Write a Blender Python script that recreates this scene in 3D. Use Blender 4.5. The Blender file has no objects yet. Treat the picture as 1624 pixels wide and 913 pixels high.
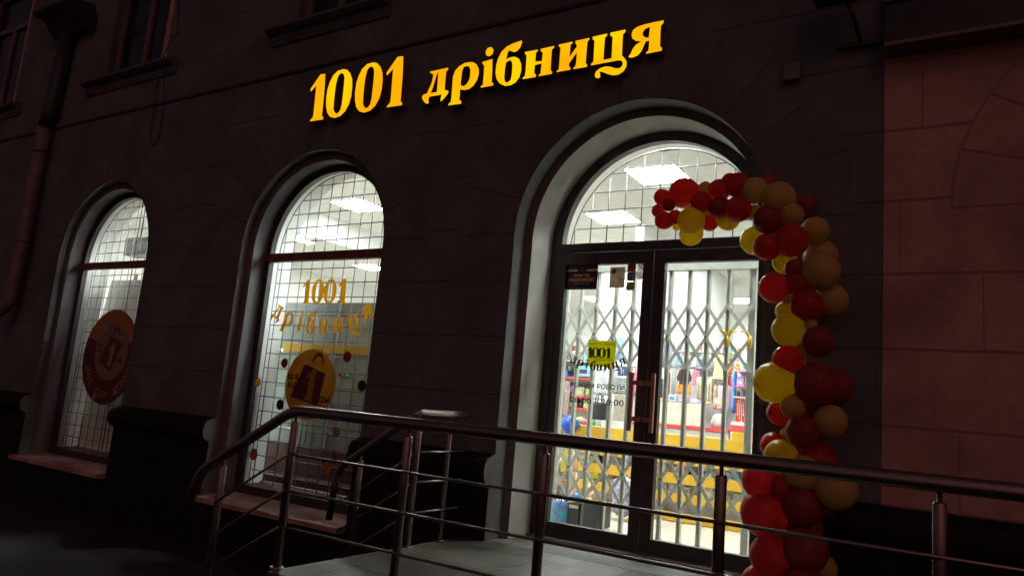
import bpy, bmesh, math, random
from mathutils import Vector, Matrix
from mathutils.geometry import tessellate_polygon

random.seed(7)
S = bpy.context.scene
COL = S.collection
R = math.radians

# ------------------------------------------------------------------ camera
cam_d = bpy.data.cameras.new('camera')
cam_d.sensor_width = 36.0
cam_d.lens = 1170.0 / 1624.0 * 36.0
cam_d.clip_start = 0.05
cam_d.clip_end = 400.0
cam = bpy.data.objects.new('camera', cam_d)
COL.objects.link(cam)
yaw, pit, rol = R(-32.28), R(8.92), R(4.97)
fwd = Vector((math.sin(yaw) * math.cos(pit), math.cos(yaw) * math.cos(pit), math.sin(pit)))
r0 = Vector((math.cos(yaw), -math.sin(yaw), 0))
u0 = r0.cross(fwd)
rt = r0 * math.cos(rol) + u0 * math.sin(rol)
up = -r0 * math.sin(rol) + u0 * math.cos(rol)
M = Matrix.Identity(4)
for i in range(3):
    M[i][0], M[i][1], M[i][2] = rt[i], up[i], -fwd[i]
M[0][3], M[1][3], M[2][3] = 0.0, -5.0, 1.69
cam.matrix_world = M
S.camera = cam

# ------------------------------------------------------------------ night sky, street glow
world = bpy.data.worlds.new('World')
S.world = world
world.use_nodes = True
wt = world.node_tree
sky = wt.nodes.new('ShaderNodeTexSky')
sky.sky_type = 'NISHITA'
sky.sun_disc = False
sky.sun_elevation = R(38)
sky.sun_rotation = R(150)
tint = wt.nodes.new('ShaderNodeMix')
tint.data_type = 'RGBA'
tint.blend_type = 'MULTIPLY'
tint.inputs[0].default_value = 1.0
tint.inputs[7].default_value = (1.0, 0.43, 0.36, 1)
wt.links.new(sky.outputs[0], tint.inputs[6])
bg = wt.nodes['Background']
wt.links.new(tint.outputs[2], bg.inputs[0])
bg.inputs[1].default_value = 0.021

sun_d = bpy.data.lights.new('street_glow', 'SUN')
sun_d.energy = 0.07
sun_d.angle = R(20)
sun_d.color = (1.0, 0.36, 0.34)
sun = bpy.data.objects.new('street_glow', sun_d)
COL.objects.link(sun)
sdir = Vector((math.sin(R(150)) * math.cos(R(38)), math.cos(R(150)) * math.cos(R(38)), math.sin(R(38))))
sun.rotation_euler = sdir.to_track_quat('Z', 'Y').to_euler()
sun.location = (4, -9, 9)

S.view_settings.view_transform = 'Standard'
S.view_settings.look = 'None'
S.view_settings.exposure = 0.0
S.view_settings.gamma = 1.0
S.view_settings.use_curve_mapping = False
S.render.engine = 'CYCLES'
S.cycles.max_bounces = 8
S.cycles.diffuse_bounces = 5
S.cycles.glossy_bounces = 4
S.cycles.transmission_bounces = 6
S.cycles.transparent_max_bounces = 16
S.cycles.caustics_reflective = False
S.cycles.caustics_refractive = False
S.cycles.sample_clamp_indirect = 4.0
try:
    S.cycles.use_denoising = True
    S.cycles.denoiser = 'OPENIMAGEDENOISE'
except Exception:
    pass

# ------------------------------------------------------------------ materials
def lin(h):
    if isinstance(h, str):
        v = [int(h[i:i + 2], 16) / 255 for i in (0, 2, 4)]
        return tuple(c / 12.92 if c <= 0.04045 else ((c + 0.055) / 1.055) ** 2.4 for c in v) + (1,)
    return tuple(h) + (1,)

MATS = {}
class NT:
    """small helper to write node trees as expressions"""
    def __init__(s, name):
        s.m = bpy.data.materials.new(name)
        s.m.use_nodes = True
        s.t = s.m.node_tree
        s.out = s.t.nodes['Material Output']
        s.p = s.t.nodes['Principled BSDF']
    def n(s, t): return s.t.nodes.new(t)
    def put(s, sock, v):
        if hasattr(v, 'is_linked'): s.t.links.new(v, sock)
        else: sock.default_value = v
    def m_(s, op, a, b=None, c=None):
        k = s.n('ShaderNodeMath'); k.operation = op
        s.put(k.inputs[0], a)
        if b is not None: s.put(k.inputs[1], b)
        if c is not None: s.put(k.inputs[2], c)
        return k.outputs[0]
    def noise(s, scale, detail=4, vec=None, dist=0.0):
        k = s.n('ShaderNodeTexNoise'); k.inputs['Scale'].default_value = scale
        k.inputs['Detail'].default_value = detail; k.inputs['Distortion'].default_value = dist
        if vec is not None: s.t.links.new(vec, k.inputs['Vector'])
        return k.outputs['Fac']
    def obj(s):
        return s.n('ShaderNodeTexCoord').outputs['Object']
    def xyz(s, v=None):
        k = s.n('ShaderNodeSeparateXYZ'); s.t.links.new(v or s.obj(), k.inputs[0]); return k.outputs
    def mix(s, f, a, b):
        k = s.n('ShaderNodeMix'); k.data_type = 'RGBA'
        s.put(k.inputs[0], f); s.put(k.inputs[6], a); s.put(k.inputs[7], b)
        return k.outputs[2]
    def ramp(s, f, lo, hi):
        k = s.n('ShaderNodeMapRange'); k.interpolation_type = 'SMOOTHSTEP'
        s.put(k.inputs[0], f); k.inputs[1].default_value = lo; k.inputs[2].default_value = hi
        return k.outputs[0]
    def bump(s, h, strength=0.3, dist=0.01):
        k = s.n('ShaderNodeBump'); k.inputs['Strength'].default_value = strength
        k.inputs['Distance'].default_value = dist; s.put(k.inputs['Height'], h)
        s.t.links.new(k.outputs[0], s.p.inputs['Normal'])

def mat(name, col, rough=0.6, metal=0.0, var=0.12, scale=6.0, bump=0.0, bscale=60.0, spec=0.5, rvar=0.12):
    if name in MATS: return MATS[name]
    a = NT(name)
    c = lin(col)
    if var > 0:
        f = a.ramp(a.noise(scale, 5, a.obj()), 0.3, 0.7)
        d = tuple(x * (1 - var) for x in c[:3]) + (1,)
        e = tuple(min(1, x * (1 + var)) for x in c[:3]) + (1,)
        a.put(a.p.inputs['Base Color'], a.mix(f, d, e))
        a.put(a.p.inputs['Roughness'], a.m_('MULTIPLY_ADD', f, rvar, max(0.02, rough - rvar / 2)))
    else:
        a.p.inputs['Base Color'].default_value = c
        a.p.inputs['Roughness'].default_value = rough
    a.p.inputs['Metallic'].default_value = metal
    a.p.inputs['Specular IOR Level'].default_value = spec
    if bump > 0: a.bump(a.noise(bscale, 6, a.obj()), bump, 0.01)
    MATS[name] = a.m
    return a.m

def emit(name, col, strength):
    if name in MATS: return MATS[name]
    a = NT(name)
    a.p.inputs['Base Color'].default_value = (0.8, 0.8, 0.8, 1)
    a.p.inputs['Emission Color'].default_value = lin(col)
    a.p.inputs['Emission Strength'].default_value = strength
    MATS[name] = a.m
    return a.m

def thin(name, col, trans, rough=0.35, gloss=0.06):
    """thin translucent skin: diffuse + translucent + a little gloss"""
    if name in MATS: return MATS[name]
    a = NT(name)
    c = lin(col)
    d = a.n('ShaderNodeBsdfDiffuse'); d.inputs[0].default_value = c
    t = a.n('ShaderNodeBsdfTranslucent'); t.inputs[0].default_value = c
    g = a.n('ShaderNodeBsdfGlossy'); g.inputs['Roughness'].default_value = rough
    g.inputs[0].default_value = (1, 1, 1, 1)
    m1 = a.n('ShaderNodeMixShader'); m1.inputs[0].default_value = trans
    a.t.links.new(d.outputs[0], m1.inputs[1]); a.t.links.new(t.outputs[0], m1.inputs[2])
    lw = a.n('ShaderNodeLayerWeight'); lw.inputs[0].default_value = 0.5
    f = a.m_('MULTIPLY_ADD', a.m_('POWER', lw.outputs['Facing'], 4.0), 0.25, gloss)
    m2 = a.n('ShaderNodeMixShader'); a.t.links.new(f, m2.inputs[0])
    a.t.links.new(m1.outputs[0], m2.inputs[1]); a.t.links.new(g.outputs[0], m2.inputs[2])
    a.t.links.new(m2.outputs[0], a.out.inputs[0])
    MATS[name] = a.m
    return a.m

def glass_mat():
    a = NT('window_glass')
    t = a.n('ShaderNodeBsdfTransparent'); t.inputs[0].default_value = (0.965, 0.98, 0.972, 1)
    g = a.n('ShaderNodeBsdfGlossy'); g.inputs['Roughness'].default_value = 0.015
    lw = a.n('ShaderNodeLayerWeight'); lw.inputs[0].default_value = 0.5
    f = a.m_('MULTIPLY_ADD', a.m_('POWER', lw.outputs['Facing'], 5.0), 0.5, 0.03)
    m = a.n('ShaderNodeMixShader'); a.t.links.new(f, m.inputs[0])
    a.t.links.new(t.outputs[0], m.inputs[1]); a.t.links.new(g.outputs[0], m.inputs[2])
    a.t.links.new(m.outputs[0], a.out.inputs[0])
    return a.m

SPRING = 3.07
ARCHES = [(-9.33, 1.0), (-5.61, 1.0), (-2.166, 1.013)]

def stone(name, col, arches, fan, arc_line=None, groove_dark=0.45):
    """rendered facade scored into courses, with radiating joints round the arches"""
    a = NT(name)
    o = a.obj()
    x, y, z = a.xyz(o)
    wob = a.m_('MULTIPLY', a.m_('SUBTRACT', a.noise(3.0, 3, o), 0.5), 0.012)
    zz = a.m_('ADD', a.m_('DIVIDE', a.m_('ADD', a.m_('SUBTRACT', z, 1.75), wob), 0.4625), 0.5)
    dz = a.m_('MULTIPLY', a.m_('ABSOLUTE', a.m_('SUBTRACT', a.m_('FRACT', zz), 0.5)), 0.4625)
    row = a.m_('FLOOR', a.m_('SUBTRACT', zz, 0.5))
    off = a.m_('FRACT', a.m_('MULTIPLY', row, 0.437))
    xx = a.m_('ADD', a.m_('DIVIDE', a.m_('ADD', x, wob), 0.98), off)
    dx = a.m_('MULTIPLY', a.m_('ABSOLUTE', a.m_('SUBTRACT', a.m_('FRACT', xx), 0.5)), 0.98)
    # vertical joints belong to the upper side of each course line
    dx = a.m_('ADD', dx, 0.0065)                      # upright joints are shallower
    d = a.m_('MINIMUM', dz, dx)
    for cx, rr in arches:
        px = a.m_('SUBTRACT', x, cx); pz = a.m_('SUBTRACT', z, SPRING)
        r = a.m_('SQRT', a.m_('ADD', a.m_('MULTIPLY', px, px), a.m_('MULTIPLY', pz, pz)))
        ins = a.m_('MULTIPLY', a.m_('LESS_THAN', r, rr + fan), a.m_('GREATER_THAN', pz, 0.0))
        th = a.m_('DIVIDE', a.m_('ARCTAN2', pz, px), math.pi / 11)
        da = a.m_('MULTIPLY', a.m_('MULTIPLY', a.m_('ABSOLUTE', a.m_('SUBTRACT', a.m_('FRACT', a.m_('ADD', th, 0.5)), 0.5)), math.pi / 11), r)
        if arc_line:
            da = a.m_('MINIMUM', da, a.m_('ABSOLUTE', a.m_('SUBTRACT', r, arc_line)))
        d = a.m_('ADD', a.m_('MULTIPLY', ins, da), a.m_('MULTIPLY', a.m_('SUBTRACT', 1.0, ins), d))
    g = a.ramp(d, 0.004, 0.014)                       # 0 in the joint, 1 on the block
    c = lin(col)
    f = a.ramp(a.noise(1.6, 6, o, 0.6), 0.25, 0.75)
    f2 = a.ramp(a.noise(14.0, 5, o), 0.3, 0.75)
    body = a.mix(f, tuple(v * 0.66 for v in c[:3]) + (1,), tuple(v * 1.22 for v in c[:3]) + (1,))
    body = a.mix(a.m_('MULTIPLY', f2, 0.45), body, tuple(v * 0.6 for v in c[:3]) + (1,))
    # a few pale runs under the course lines
    mp = a.n('ShaderNodeMapping'); mp.inputs['Scale'].default_value = (9.0, 1.0, 0.5)
    a.t.links.new(o, mp.inputs[0])
    st = a.ramp(a.noise(1.0, 2, mp.outputs[0]), 0.70, 0.78)
    body = a.mix(a.m_('MULTIPLY', st, 0.22), body, tuple(min(1, v * 1.9) for v in c[:3]) + (1,))
    a.put(a.p.inputs['Base Color'], a.mix(g, tuple(v * groove_dark for v in c[:3]) + (1,), body))
    a.p.inputs['Roughness'].default_value = 0.85
    a.p.inputs['Specular IOR Level'].default_value = 0.25
    h = a.m_('ADD', a.m_('MULTIPLY', g, 1.0), a.m_('MULTIPLY', a.noise(38.0, 6, o), 0.45))
    a.bump(h, 0.55, 0.010)
    return a.m

def tiles(name, col, size, joint, rough=0.5, dark=0.45, var=0.25):
    a = NT(name)
    o = a.obj(); x, y, z = a.xyz(o)
    def ln(v, s, ph): return a.m_('MULTIPLY', a.m_('ABSOLUTE', a.m_('SUBTRACT', a.m_('FRACT', a.m_('ADD', a.m_('DIVIDE', v, s), ph)), 0.5)), s)
    d = a.m_('MINIMUM', ln(x, size[0], 0.13), ln(y, size[1], 0.3))
    g = a.ramp(d, joint * 0.4, joint)
    c = lin(col)
    f = a.ramp(a.noise(3.5, 6, o), 0.3, 0.7)
    k = a.noise(90.0, 3, o)
    body = a.mix(f, tuple(v * (1 - var) for v in c[:3]) + (1,), tuple(v * (1 + var * .6) for v in c[:3]) + (1,))
    body = a.mix(a.m_('MULTIPLY', k, 1.2 * var), body, tuple(v * 0.6 for v in c[:3]) + (1,))
    a.put(a.p.inputs['Base Color'], a.mix(g, tuple(v * dark for v in c[:3]) + (1,), body))
    a.put(a.p.inputs['Roughness'], a.m_('MULTIPLY_ADD', f, 0.2, rough))
    a.bump(a.m_('ADD', g, a.m_('MULTIPLY', k, 0.15)), 0.4, 0.004)
    return a.m

def perforated(name, col):
    """grey perforated back panel: rows of real see-through holes in bands"""
    a = NT(name)
    o = a.obj(); x, y, z = a.xyz(o)
    p = 0.028
    def fr(v, s): return a.m_('MULTIPLY', a.m_('SUBTRACT', a.m_('FRACT', a.m_('DIVIDE', v, s)), 0.5), s)
    fx, fz = fr(x, p), fr(z, p)
    r = a.m_('SQRT', a.m_('ADD', a.m_('MULTIPLY', fx, fx), a.m_('MULTIPLY', fz, fz)))
    hole = a.m_('LESS_THAN', r, 0.0055)
    band = a.ramp(a.noise(2.6, 2, o), 0.50, 0.56)
    seam = a.m_('LESS_THAN', a.m_('ABSOLUTE', fr(z, 0.41)), 0.006)
    hole = a.m_('MULTIPLY', hole, band)
    c = lin(col)
    f = a.ramp(a.noise(4.0, 4, o), 0.3, 0.7)
    body = a.mix(f, tuple(v * 0.85 for v in c[:3]) + (1,), tuple(v * 1.1 for v in c[:3]) + (1,))
    a.put(a.p.inputs['Base Color'], a.mix(seam, body, tuple(v * 0.3 for v in c[:3]) + (1,)))
    a.p.inputs['Roughness'].default_value = 0.5
    t = a.n('ShaderNodeBsdfTransparent')
    m = a.n('ShaderNodeMixShader'); a.t.links.new(hole, m.inputs[0])
    a.t.links.new(a.p.outputs[0], m.inputs[1]); a.t.links.new(t.outputs[0], m.inputs[2])
    a.t.links.new(m.outputs[0], a.out.inputs[0])
    return a.m

def pattern(name, kind):
    if name in MATS: return MATS[name]
    a = NT(name); o = a.obj(); x, y, z = a.xyz(o)
    if kind == 'stripe':
        w = a.m_('ADD', a.m_('MULTIPLY', z, 330.0), a.m_('MULTIPLY', a.m_('SINE', a.m_('MULTIPLY', x, 45.0)), 2.2))
        f = a.ramp(a.m_('SINE', w), -0.2, 0.2); c = a.mix(f, lin('20242c'), lin('e6e8e8'))
    elif kind == 'floral':
        v = a.n('ShaderNodeTexVoronoi'); v.inputs['Scale'].default_value = 38
        a.t.links.new(o, v.inputs['Vector'])
        f = a.ramp(v.outputs['Distance'], 0.16, 0.24); c = a.mix(f, lin('6a6a38'), lin('e2d9a0'))
    elif kind == 'speckle':
        f = a.ramp(a.noise(45, 3, o), 0.46, 0.54); c = a.mix(f, lin('24242a'), lin('d8d8d4'))
    elif kind == 'teal':
        f = a.ramp(a.noise(16, 2, o, 1.5), 0.42, 0.56); c = a.mix(f, lin('28a0a0'), lin('6a60a8'))
    elif kind == 'lilac':
        f = a.ramp(a.noise(26, 4, o), 0.4, 0.6); c = a.mix(f, lin('8f88ac'), lin('c2bcd8'))
    elif kind == 'wicker':
        f = a.ramp(a.m_('MULTIPLY', a.m_('SINE', a.m_('MULTIPLY', z, 420.0)), a.m_('SINE', a.m_('MULTIPLY', x, 300.0))), -0.3, 0.5)
        c = a.mix(f, lin('5a3418'), lin('a9743c'))
    a.put(a.p.inputs['Base Color'], c); a.p.inputs['Roughness'].default_value = 0.7
    MATS[name] = a.m
    return a.m
# ------------------------------------------------------------------ mesh helpers
def v3(*a): return Vector(a)

class MB:
    """collects faces and links them as ONE mesh object"""
    def __init__(s): s.v = []; s.f = []; s.mi = []; s.sm = []
    def add(s, vs, fs, mi=0, smooth=False):
        o = len(s.v); s.v += [tuple(p) for p in vs]
        for f in fs: s.f.append([i + o for i in f]); s.mi.append(mi); s.sm.append(smooth)
    def box(s, x0, x1, y0, y1, z0, z1, mi=0, bev=0.0):
        if bev > 0 and min(x1 - x0, y1 - y0, z1 - z0) > 2.2 * bev:
            bm = bmesh.new(); bmesh.ops.create_cube(bm, size=1)
            for q in bm.verts:
                q.co = Vector((x0 + (q.co.x + .5) * (x1 - x0), y0 + (q.co.y + .5) * (y1 - y0), z0 + (q.co.z + .5) * (z1 - z0)))
            bmesh.ops.bevel(bm, geom=bm.edges[:], offset=bev, segments=2, affect='EDGES', profile=0.5)
            bm.verts.index_update()
            s.add([q.co for q in bm.verts], [[q.index for q in f.verts] for f in bm.faces], mi)
            bm.free(); return s
        vs = [(x, y, z) for x in (x0, x1) for y in (y0, y1) for z in (z0, z1)]
        s.add(vs, [(0, 1, 3, 2), (4, 6, 7, 5), (0, 4, 5, 1), (2, 3, 7, 6), (0, 2, 6, 4), (1, 5, 7, 3)], mi); return s
    def obox(s, p, ax, ay, az, hx, hy, hz, mi=0):
        p = Vector(p); vs = [p + ax * (i * hx) + ay * (j * hy) + az * (k * hz) for i in (-1, 1) for j in (-1, 1) for k in (-1, 1)]
        s.add(vs, [(0, 1, 3, 2), (4, 6, 7, 5), (0, 4, 5, 1), (2, 3, 7, 6), (0, 2, 6, 4), (1, 5, 7, 3)], mi); return s
    def tube(s, pts, r, n=10, mi=0, caps=True, smooth=True):
        pts = [Vector(p) for p in pts]
        rs = r if isinstance(r, (list, tuple)) else [r] * len(pts)
        rings = []; ref = None
        for i, p in enumerate(pts):
            d = (pts[min(i + 1, len(pts) - 1)] - pts[max(i - 1, 0)]).normalized()
            if ref is None:
                ref = d.orthogonal().normalized()
            a = (ref - d * ref.dot(d)).normalized(); b = d.cross(a); ref = a
            rings.append([p + (a * math.cos(t) + b * math.sin(t)) * rs[i] for t in [2 * math.pi * k / n for k in range(n)]])
        o = [q for rg in rings for q in rg]; fs = []
        for i in range(len(pts) - 1):
            for k in range(n):
                fs.append((i * n + k, i * n + (k + 1) % n, (i + 1) * n + (k + 1) % n, (i + 1) * n + k))
        s.add(o, fs, mi, smooth)
        if caps:
            s.add(rings[0], [list(range(n))[::-1]], mi); s.add(rings[-1], [list(range(n))], mi)
        return s
    def lathe(s, prof, c, axis=None, n=16, mi=0, sx=1.0, sy=1.0, smooth=True):
        """prof: (radius, height) pairs along axis from point c"""
        w = Vector(axis or (0, 0, 1)).normalized(); a = w.orthogonal().normalized(); b = w.cross(a); c = Vector(c)
        if abs(w.z) > .999: a, b = Vector((1, 0, 0)), Vector((0, 1, 0))
        vs = []; fs = []
        for r, h in prof:
            for k in range(n):
                t = 2 * math.pi * k / n
                vs.append(c + w * h + a * (math.cos(t) * r * sx) + b * (math.sin(t) * r * sy))
        for i in range(len(prof) - 1):
            for k in range(n):
                fs.append((i * n + k, i * n + (k + 1) % n, (i + 1) * n + (k + 1) % n, (i + 1) * n + k))
        s.add(vs, fs, mi, smooth)
        s.add([vs[k] for k in range(n)], [list(range(n))[::-1]], mi)
        s.add([vs[(len(prof) - 1) * n + k] for k in range(n)], [list(range(n))], mi)
        return s
    def blob(s, c, rx, ry, rz, mi=0, n=14, m=9, wob=0.0, seed=0):
        rnd = random.Random(seed); vs = []; fs = []
        for i in range(m + 1):
            ph = math.pi * i / m
            for k in range(n):
                t = 2 * math.pi * k / n
                w = 1 + (rnd.random() - .5) * wob * math.sin(ph)
                vs.append((c[0] + rx * w * math.sin(ph) * math.cos(t), c[1] + ry * w * math.sin(ph) * math.sin(t), c[2] + rz * w * math.cos(ph)))
        for i in range(m):
            for k in range(n):
                fs.append((i * n + k, (i + 1) * n + k, (i + 1) * n + (k + 1) % n, i * n + (k + 1) % n))
        s.add(vs, fs, mi, True); return s
    def plate(s, loops, y0, y1, mi=0, side=None, back=True):
        """flat shape in the XZ plane (outline + holes) from y0 (front, faces -Y) to y1"""
        loops = [clean(l) for l in loops]
        tri = tessellate_polygon([[Vector((p[0], p[1], 0)) for p in l] for l in loops])
        fl = [p for l in loops for p in l]
        front = []
        for t in tri:
            a, b, c = (fl[i] for i in t)
            ar = (b[0] - a[0]) * (c[1] - a[1]) - (c[0] - a[0]) * (b[1] - a[1])
            if abs(ar) < 1e-12: continue
            front.append(tuple(t) if ar > 0 else (t[0], t[2], t[1]))
        s.add([(p[0], y0, p[1]) for p in fl], front, mi)
        if back and y1 != y0:
            s.add([(p[0], y1, p[1]) for p in fl], [f[::-1] for f in front], mi if (side is None or isinstance(side, (list, tuple))) else side)
        if y1 != y0:
            for li, l in enumerate(loops):
                ar = sum(l[i][0] * l[(i + 1) % len(l)][1] - l[(i + 1) % len(l)][0] * l[i][1] for i in range(len(l)))
                if (ar < 0) == (li == 0): l = l[::-1]
                n = len(l)
                vs = [(p[0], y0, p[1]) for p in l] + [(p[0], y1, p[1]) for p in l]
                sd = side[min(li, len(side) - 1)] if isinstance(side, (list, tuple)) else side
                s.add(vs, [(i, i + n, (i + 1) % n + n, (i + 1) % n) for i in range(n)], mi if sd is None else sd)
        return s
    def extrude_x(s, prof, x0, x1, mi=0, smooth=False):
        """profile of (y,z) points swept along X"""
        n = len(prof)
        vs = [(x0, p[0], p[1]) for p in prof] + [(x1, p[0], p[1]) for p in prof]
        s.add(vs, [(i, (i + 1) % n, (i + 1) % n + n, i + n) for i in range(n)], mi, smooth)
        tri = tessellate_polygon([[Vector((p[0], p[1], 0)) for p in prof]])
        s.add(vs[:n], [tuple(t) for t in tri], mi); s.add(vs[n:], [tuple(t)[::-1] for t in tri], mi)
        return s
    def build(s, name, mats, parent=None, fix=True):
        me = bpy.data.meshes.new(name)
        me.from_pydata(s.v, [], s.f)
        if not isinstance(mats, (list, tuple)): mats = [mats]
        for m in mats: me.materials.append(m)
        me.polygons.foreach_set('material_index', s.mi)
        me.polygons.foreach_set('use_smooth', s.sm)
        me.update()
        if fix:
            bm = bmesh.new(); bm.from_mesh(me)
            bmesh.ops.remove_doubles(bm, verts=bm.verts[:], dist=1e-5)
            bmesh.ops.recalc_face_normals(bm, faces=bm.faces[:])
            bm.to_mesh(me); bm.free()
        o = bpy.data.objects.new(name, me); COL.objects.link(o)
        if parent is not None: o.parent = parent
        return o

def clean(l):
    out = []
    for p in l:
        if not out or math.hypot(p[0] - out[-1][0], p[1] - out[-1][1]) > 1e-5: out.append((p[0], p[1]))
    if math.hypot(out[0][0] - out[-1][0], out[0][1] - out[-1][1]) < 1e-5: out.pop()
    return out

def recentre(o, loc):
    """put a mesh thing's origin at its base without moving it"""
    loc = Vector(loc); o.data.transform(Matrix.Translation(-loc)); o.location = loc; return o

def tag(o, label, cat, group=None):
    o['label'] = label; o['category'] = cat
    if group: o['group'] = group
    return o

def thing(name, label, cat, loc=(0, 0, 0), group=None):
    o = bpy.data.objects.new(name, None); o.empty_display_size = 0.2
    COL.objects.link(o); o.location = loc
    o['_w'] = 1
    return tag(o, label, cat, group)

def adopt(root):
    """children were modelled in world space: bring them into the root's space"""
    bpy.context.view_layer.update()
    if '_w' in root: del root['_w']
    inv = Matrix.Translation(-Vector(root.location))
    for c in root.children:
        if c.type == 'MESH' and c.data.users == 1: c.data.transform(inv)
        for g in c.children:
            if g.type == 'MESH': g.data.transform(inv)

def struct(o):
    o['kind'] = 'structure'; return o

def arc(cx, cz, r, a0=0.0, a1=180.0, n=40):
    return [(cx + r * math.cos(R(a0 + (a1 - a0) * i / n)), cz + r * math.sin(R(a0 + (a1 - a0) * i / n))) for i in range(n + 1)]

def arch_loop(cx, r, z0, zs=SPRING, n=40):
    return [(cx - r, z0), (cx + r, z0)] + arc(cx, zs, r, 0, 180, n)

def circle(cx, cz, r, n=32, rz=None):
    return [(cx + r * math.cos(2 * math.pi * i / n), cz + (rz or r) * math.sin(2 * math.pi * i / n)) for i in range(n)]

def rrect(x0, x1, z0, z1, r, n=5):
    out = []
    for cx, cz, a in ((x1 - r, z0 + r, -90), (x1 - r, z1 - r, 0), (x0 + r, z1 - r, 90), (x0 + r, z0 + r, 180)):
        out += [(cx + r * math.cos(R(a + 90 * i / n)), cz + r * math.sin(R(a + 90 * i / n))) for i in range(n + 1)]
    return out

_tc = {}
def text_tris(s, bold=0.0):
    """outline text in the built-in face: (verts, faces, width)"""
    key = (s, bold)
    if key in _tc: return _tc[key]
    cu = bpy.data.curves.new('t', 'FONT'); cu.body = s; cu.size = 1.0; cu.offset = bold; cu.resolution_u = 3
    o = bpy.data.objects.new('t', cu); COL.objects.link(o)
    me = bpy.data.meshes.new_from_object(o.evaluated_get(bpy.context.evaluated_depsgraph_get()))
    vs = [(q.co.x, q.co.y) for q in me.vertices]; fs = [list(p.vertices) for p in me.polygons]
    bpy.data.objects.remove(o); bpy.data.curves.remove(cu); bpy.data.meshes.remove(me)
    x0 = min(q[0] for q in vs); x1 = max(q[0] for q in vs)
    vs = [(q[0] - x0, q[1]) for q in vs]
    _tc[key] = (vs, fs, x1 - x0)
    return _tc[key]

def put_text(mb, s, x, z, y, size=None, width=None, rot=0.0, mi=0, bold=0.0, centre=False, sx=1.0):
    vs, fs, w = text_tris(s, bold)
    k = size if size is not None else width / w
    kx = width / w if width is not None else k * sx
    c, sn = math.cos(rot), math.sin(rot); out = []
    for a, b in vs:
        u = (a - (w / 2 if centre else 0)) * kx; v = b * k
        out.append((x + u * c - v * sn, y, z + u * sn + v * c))
    mb.add(out, fs, mi)

def glyph_loops(ch, x, z, k, rot=0.0, centre=True, kx=None):
    g = GLYPH[ch]; w = max(p[0] for p in g[0]); kx = kx or k
    c, s = math.cos(rot), math.sin(rot)
    return [[(x + (p[0] - (w / 2 if centre else 0)) * kx * c - p[1] * k * s, z + (p[0] - (w / 2 if centre else 0)) * kx * s + p[1] * k * c) for p in l] for l in g]

def glyph_plate(mb, ch, loops, y0, y1, mi=0, side=None):
    if ch == 'і':                                      # stem and dot are two outlines
        for l in loops: mb.plate([l], y0, y1, mi, side)
    else: mb.plate(loops, y0, y1, mi, side)
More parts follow.
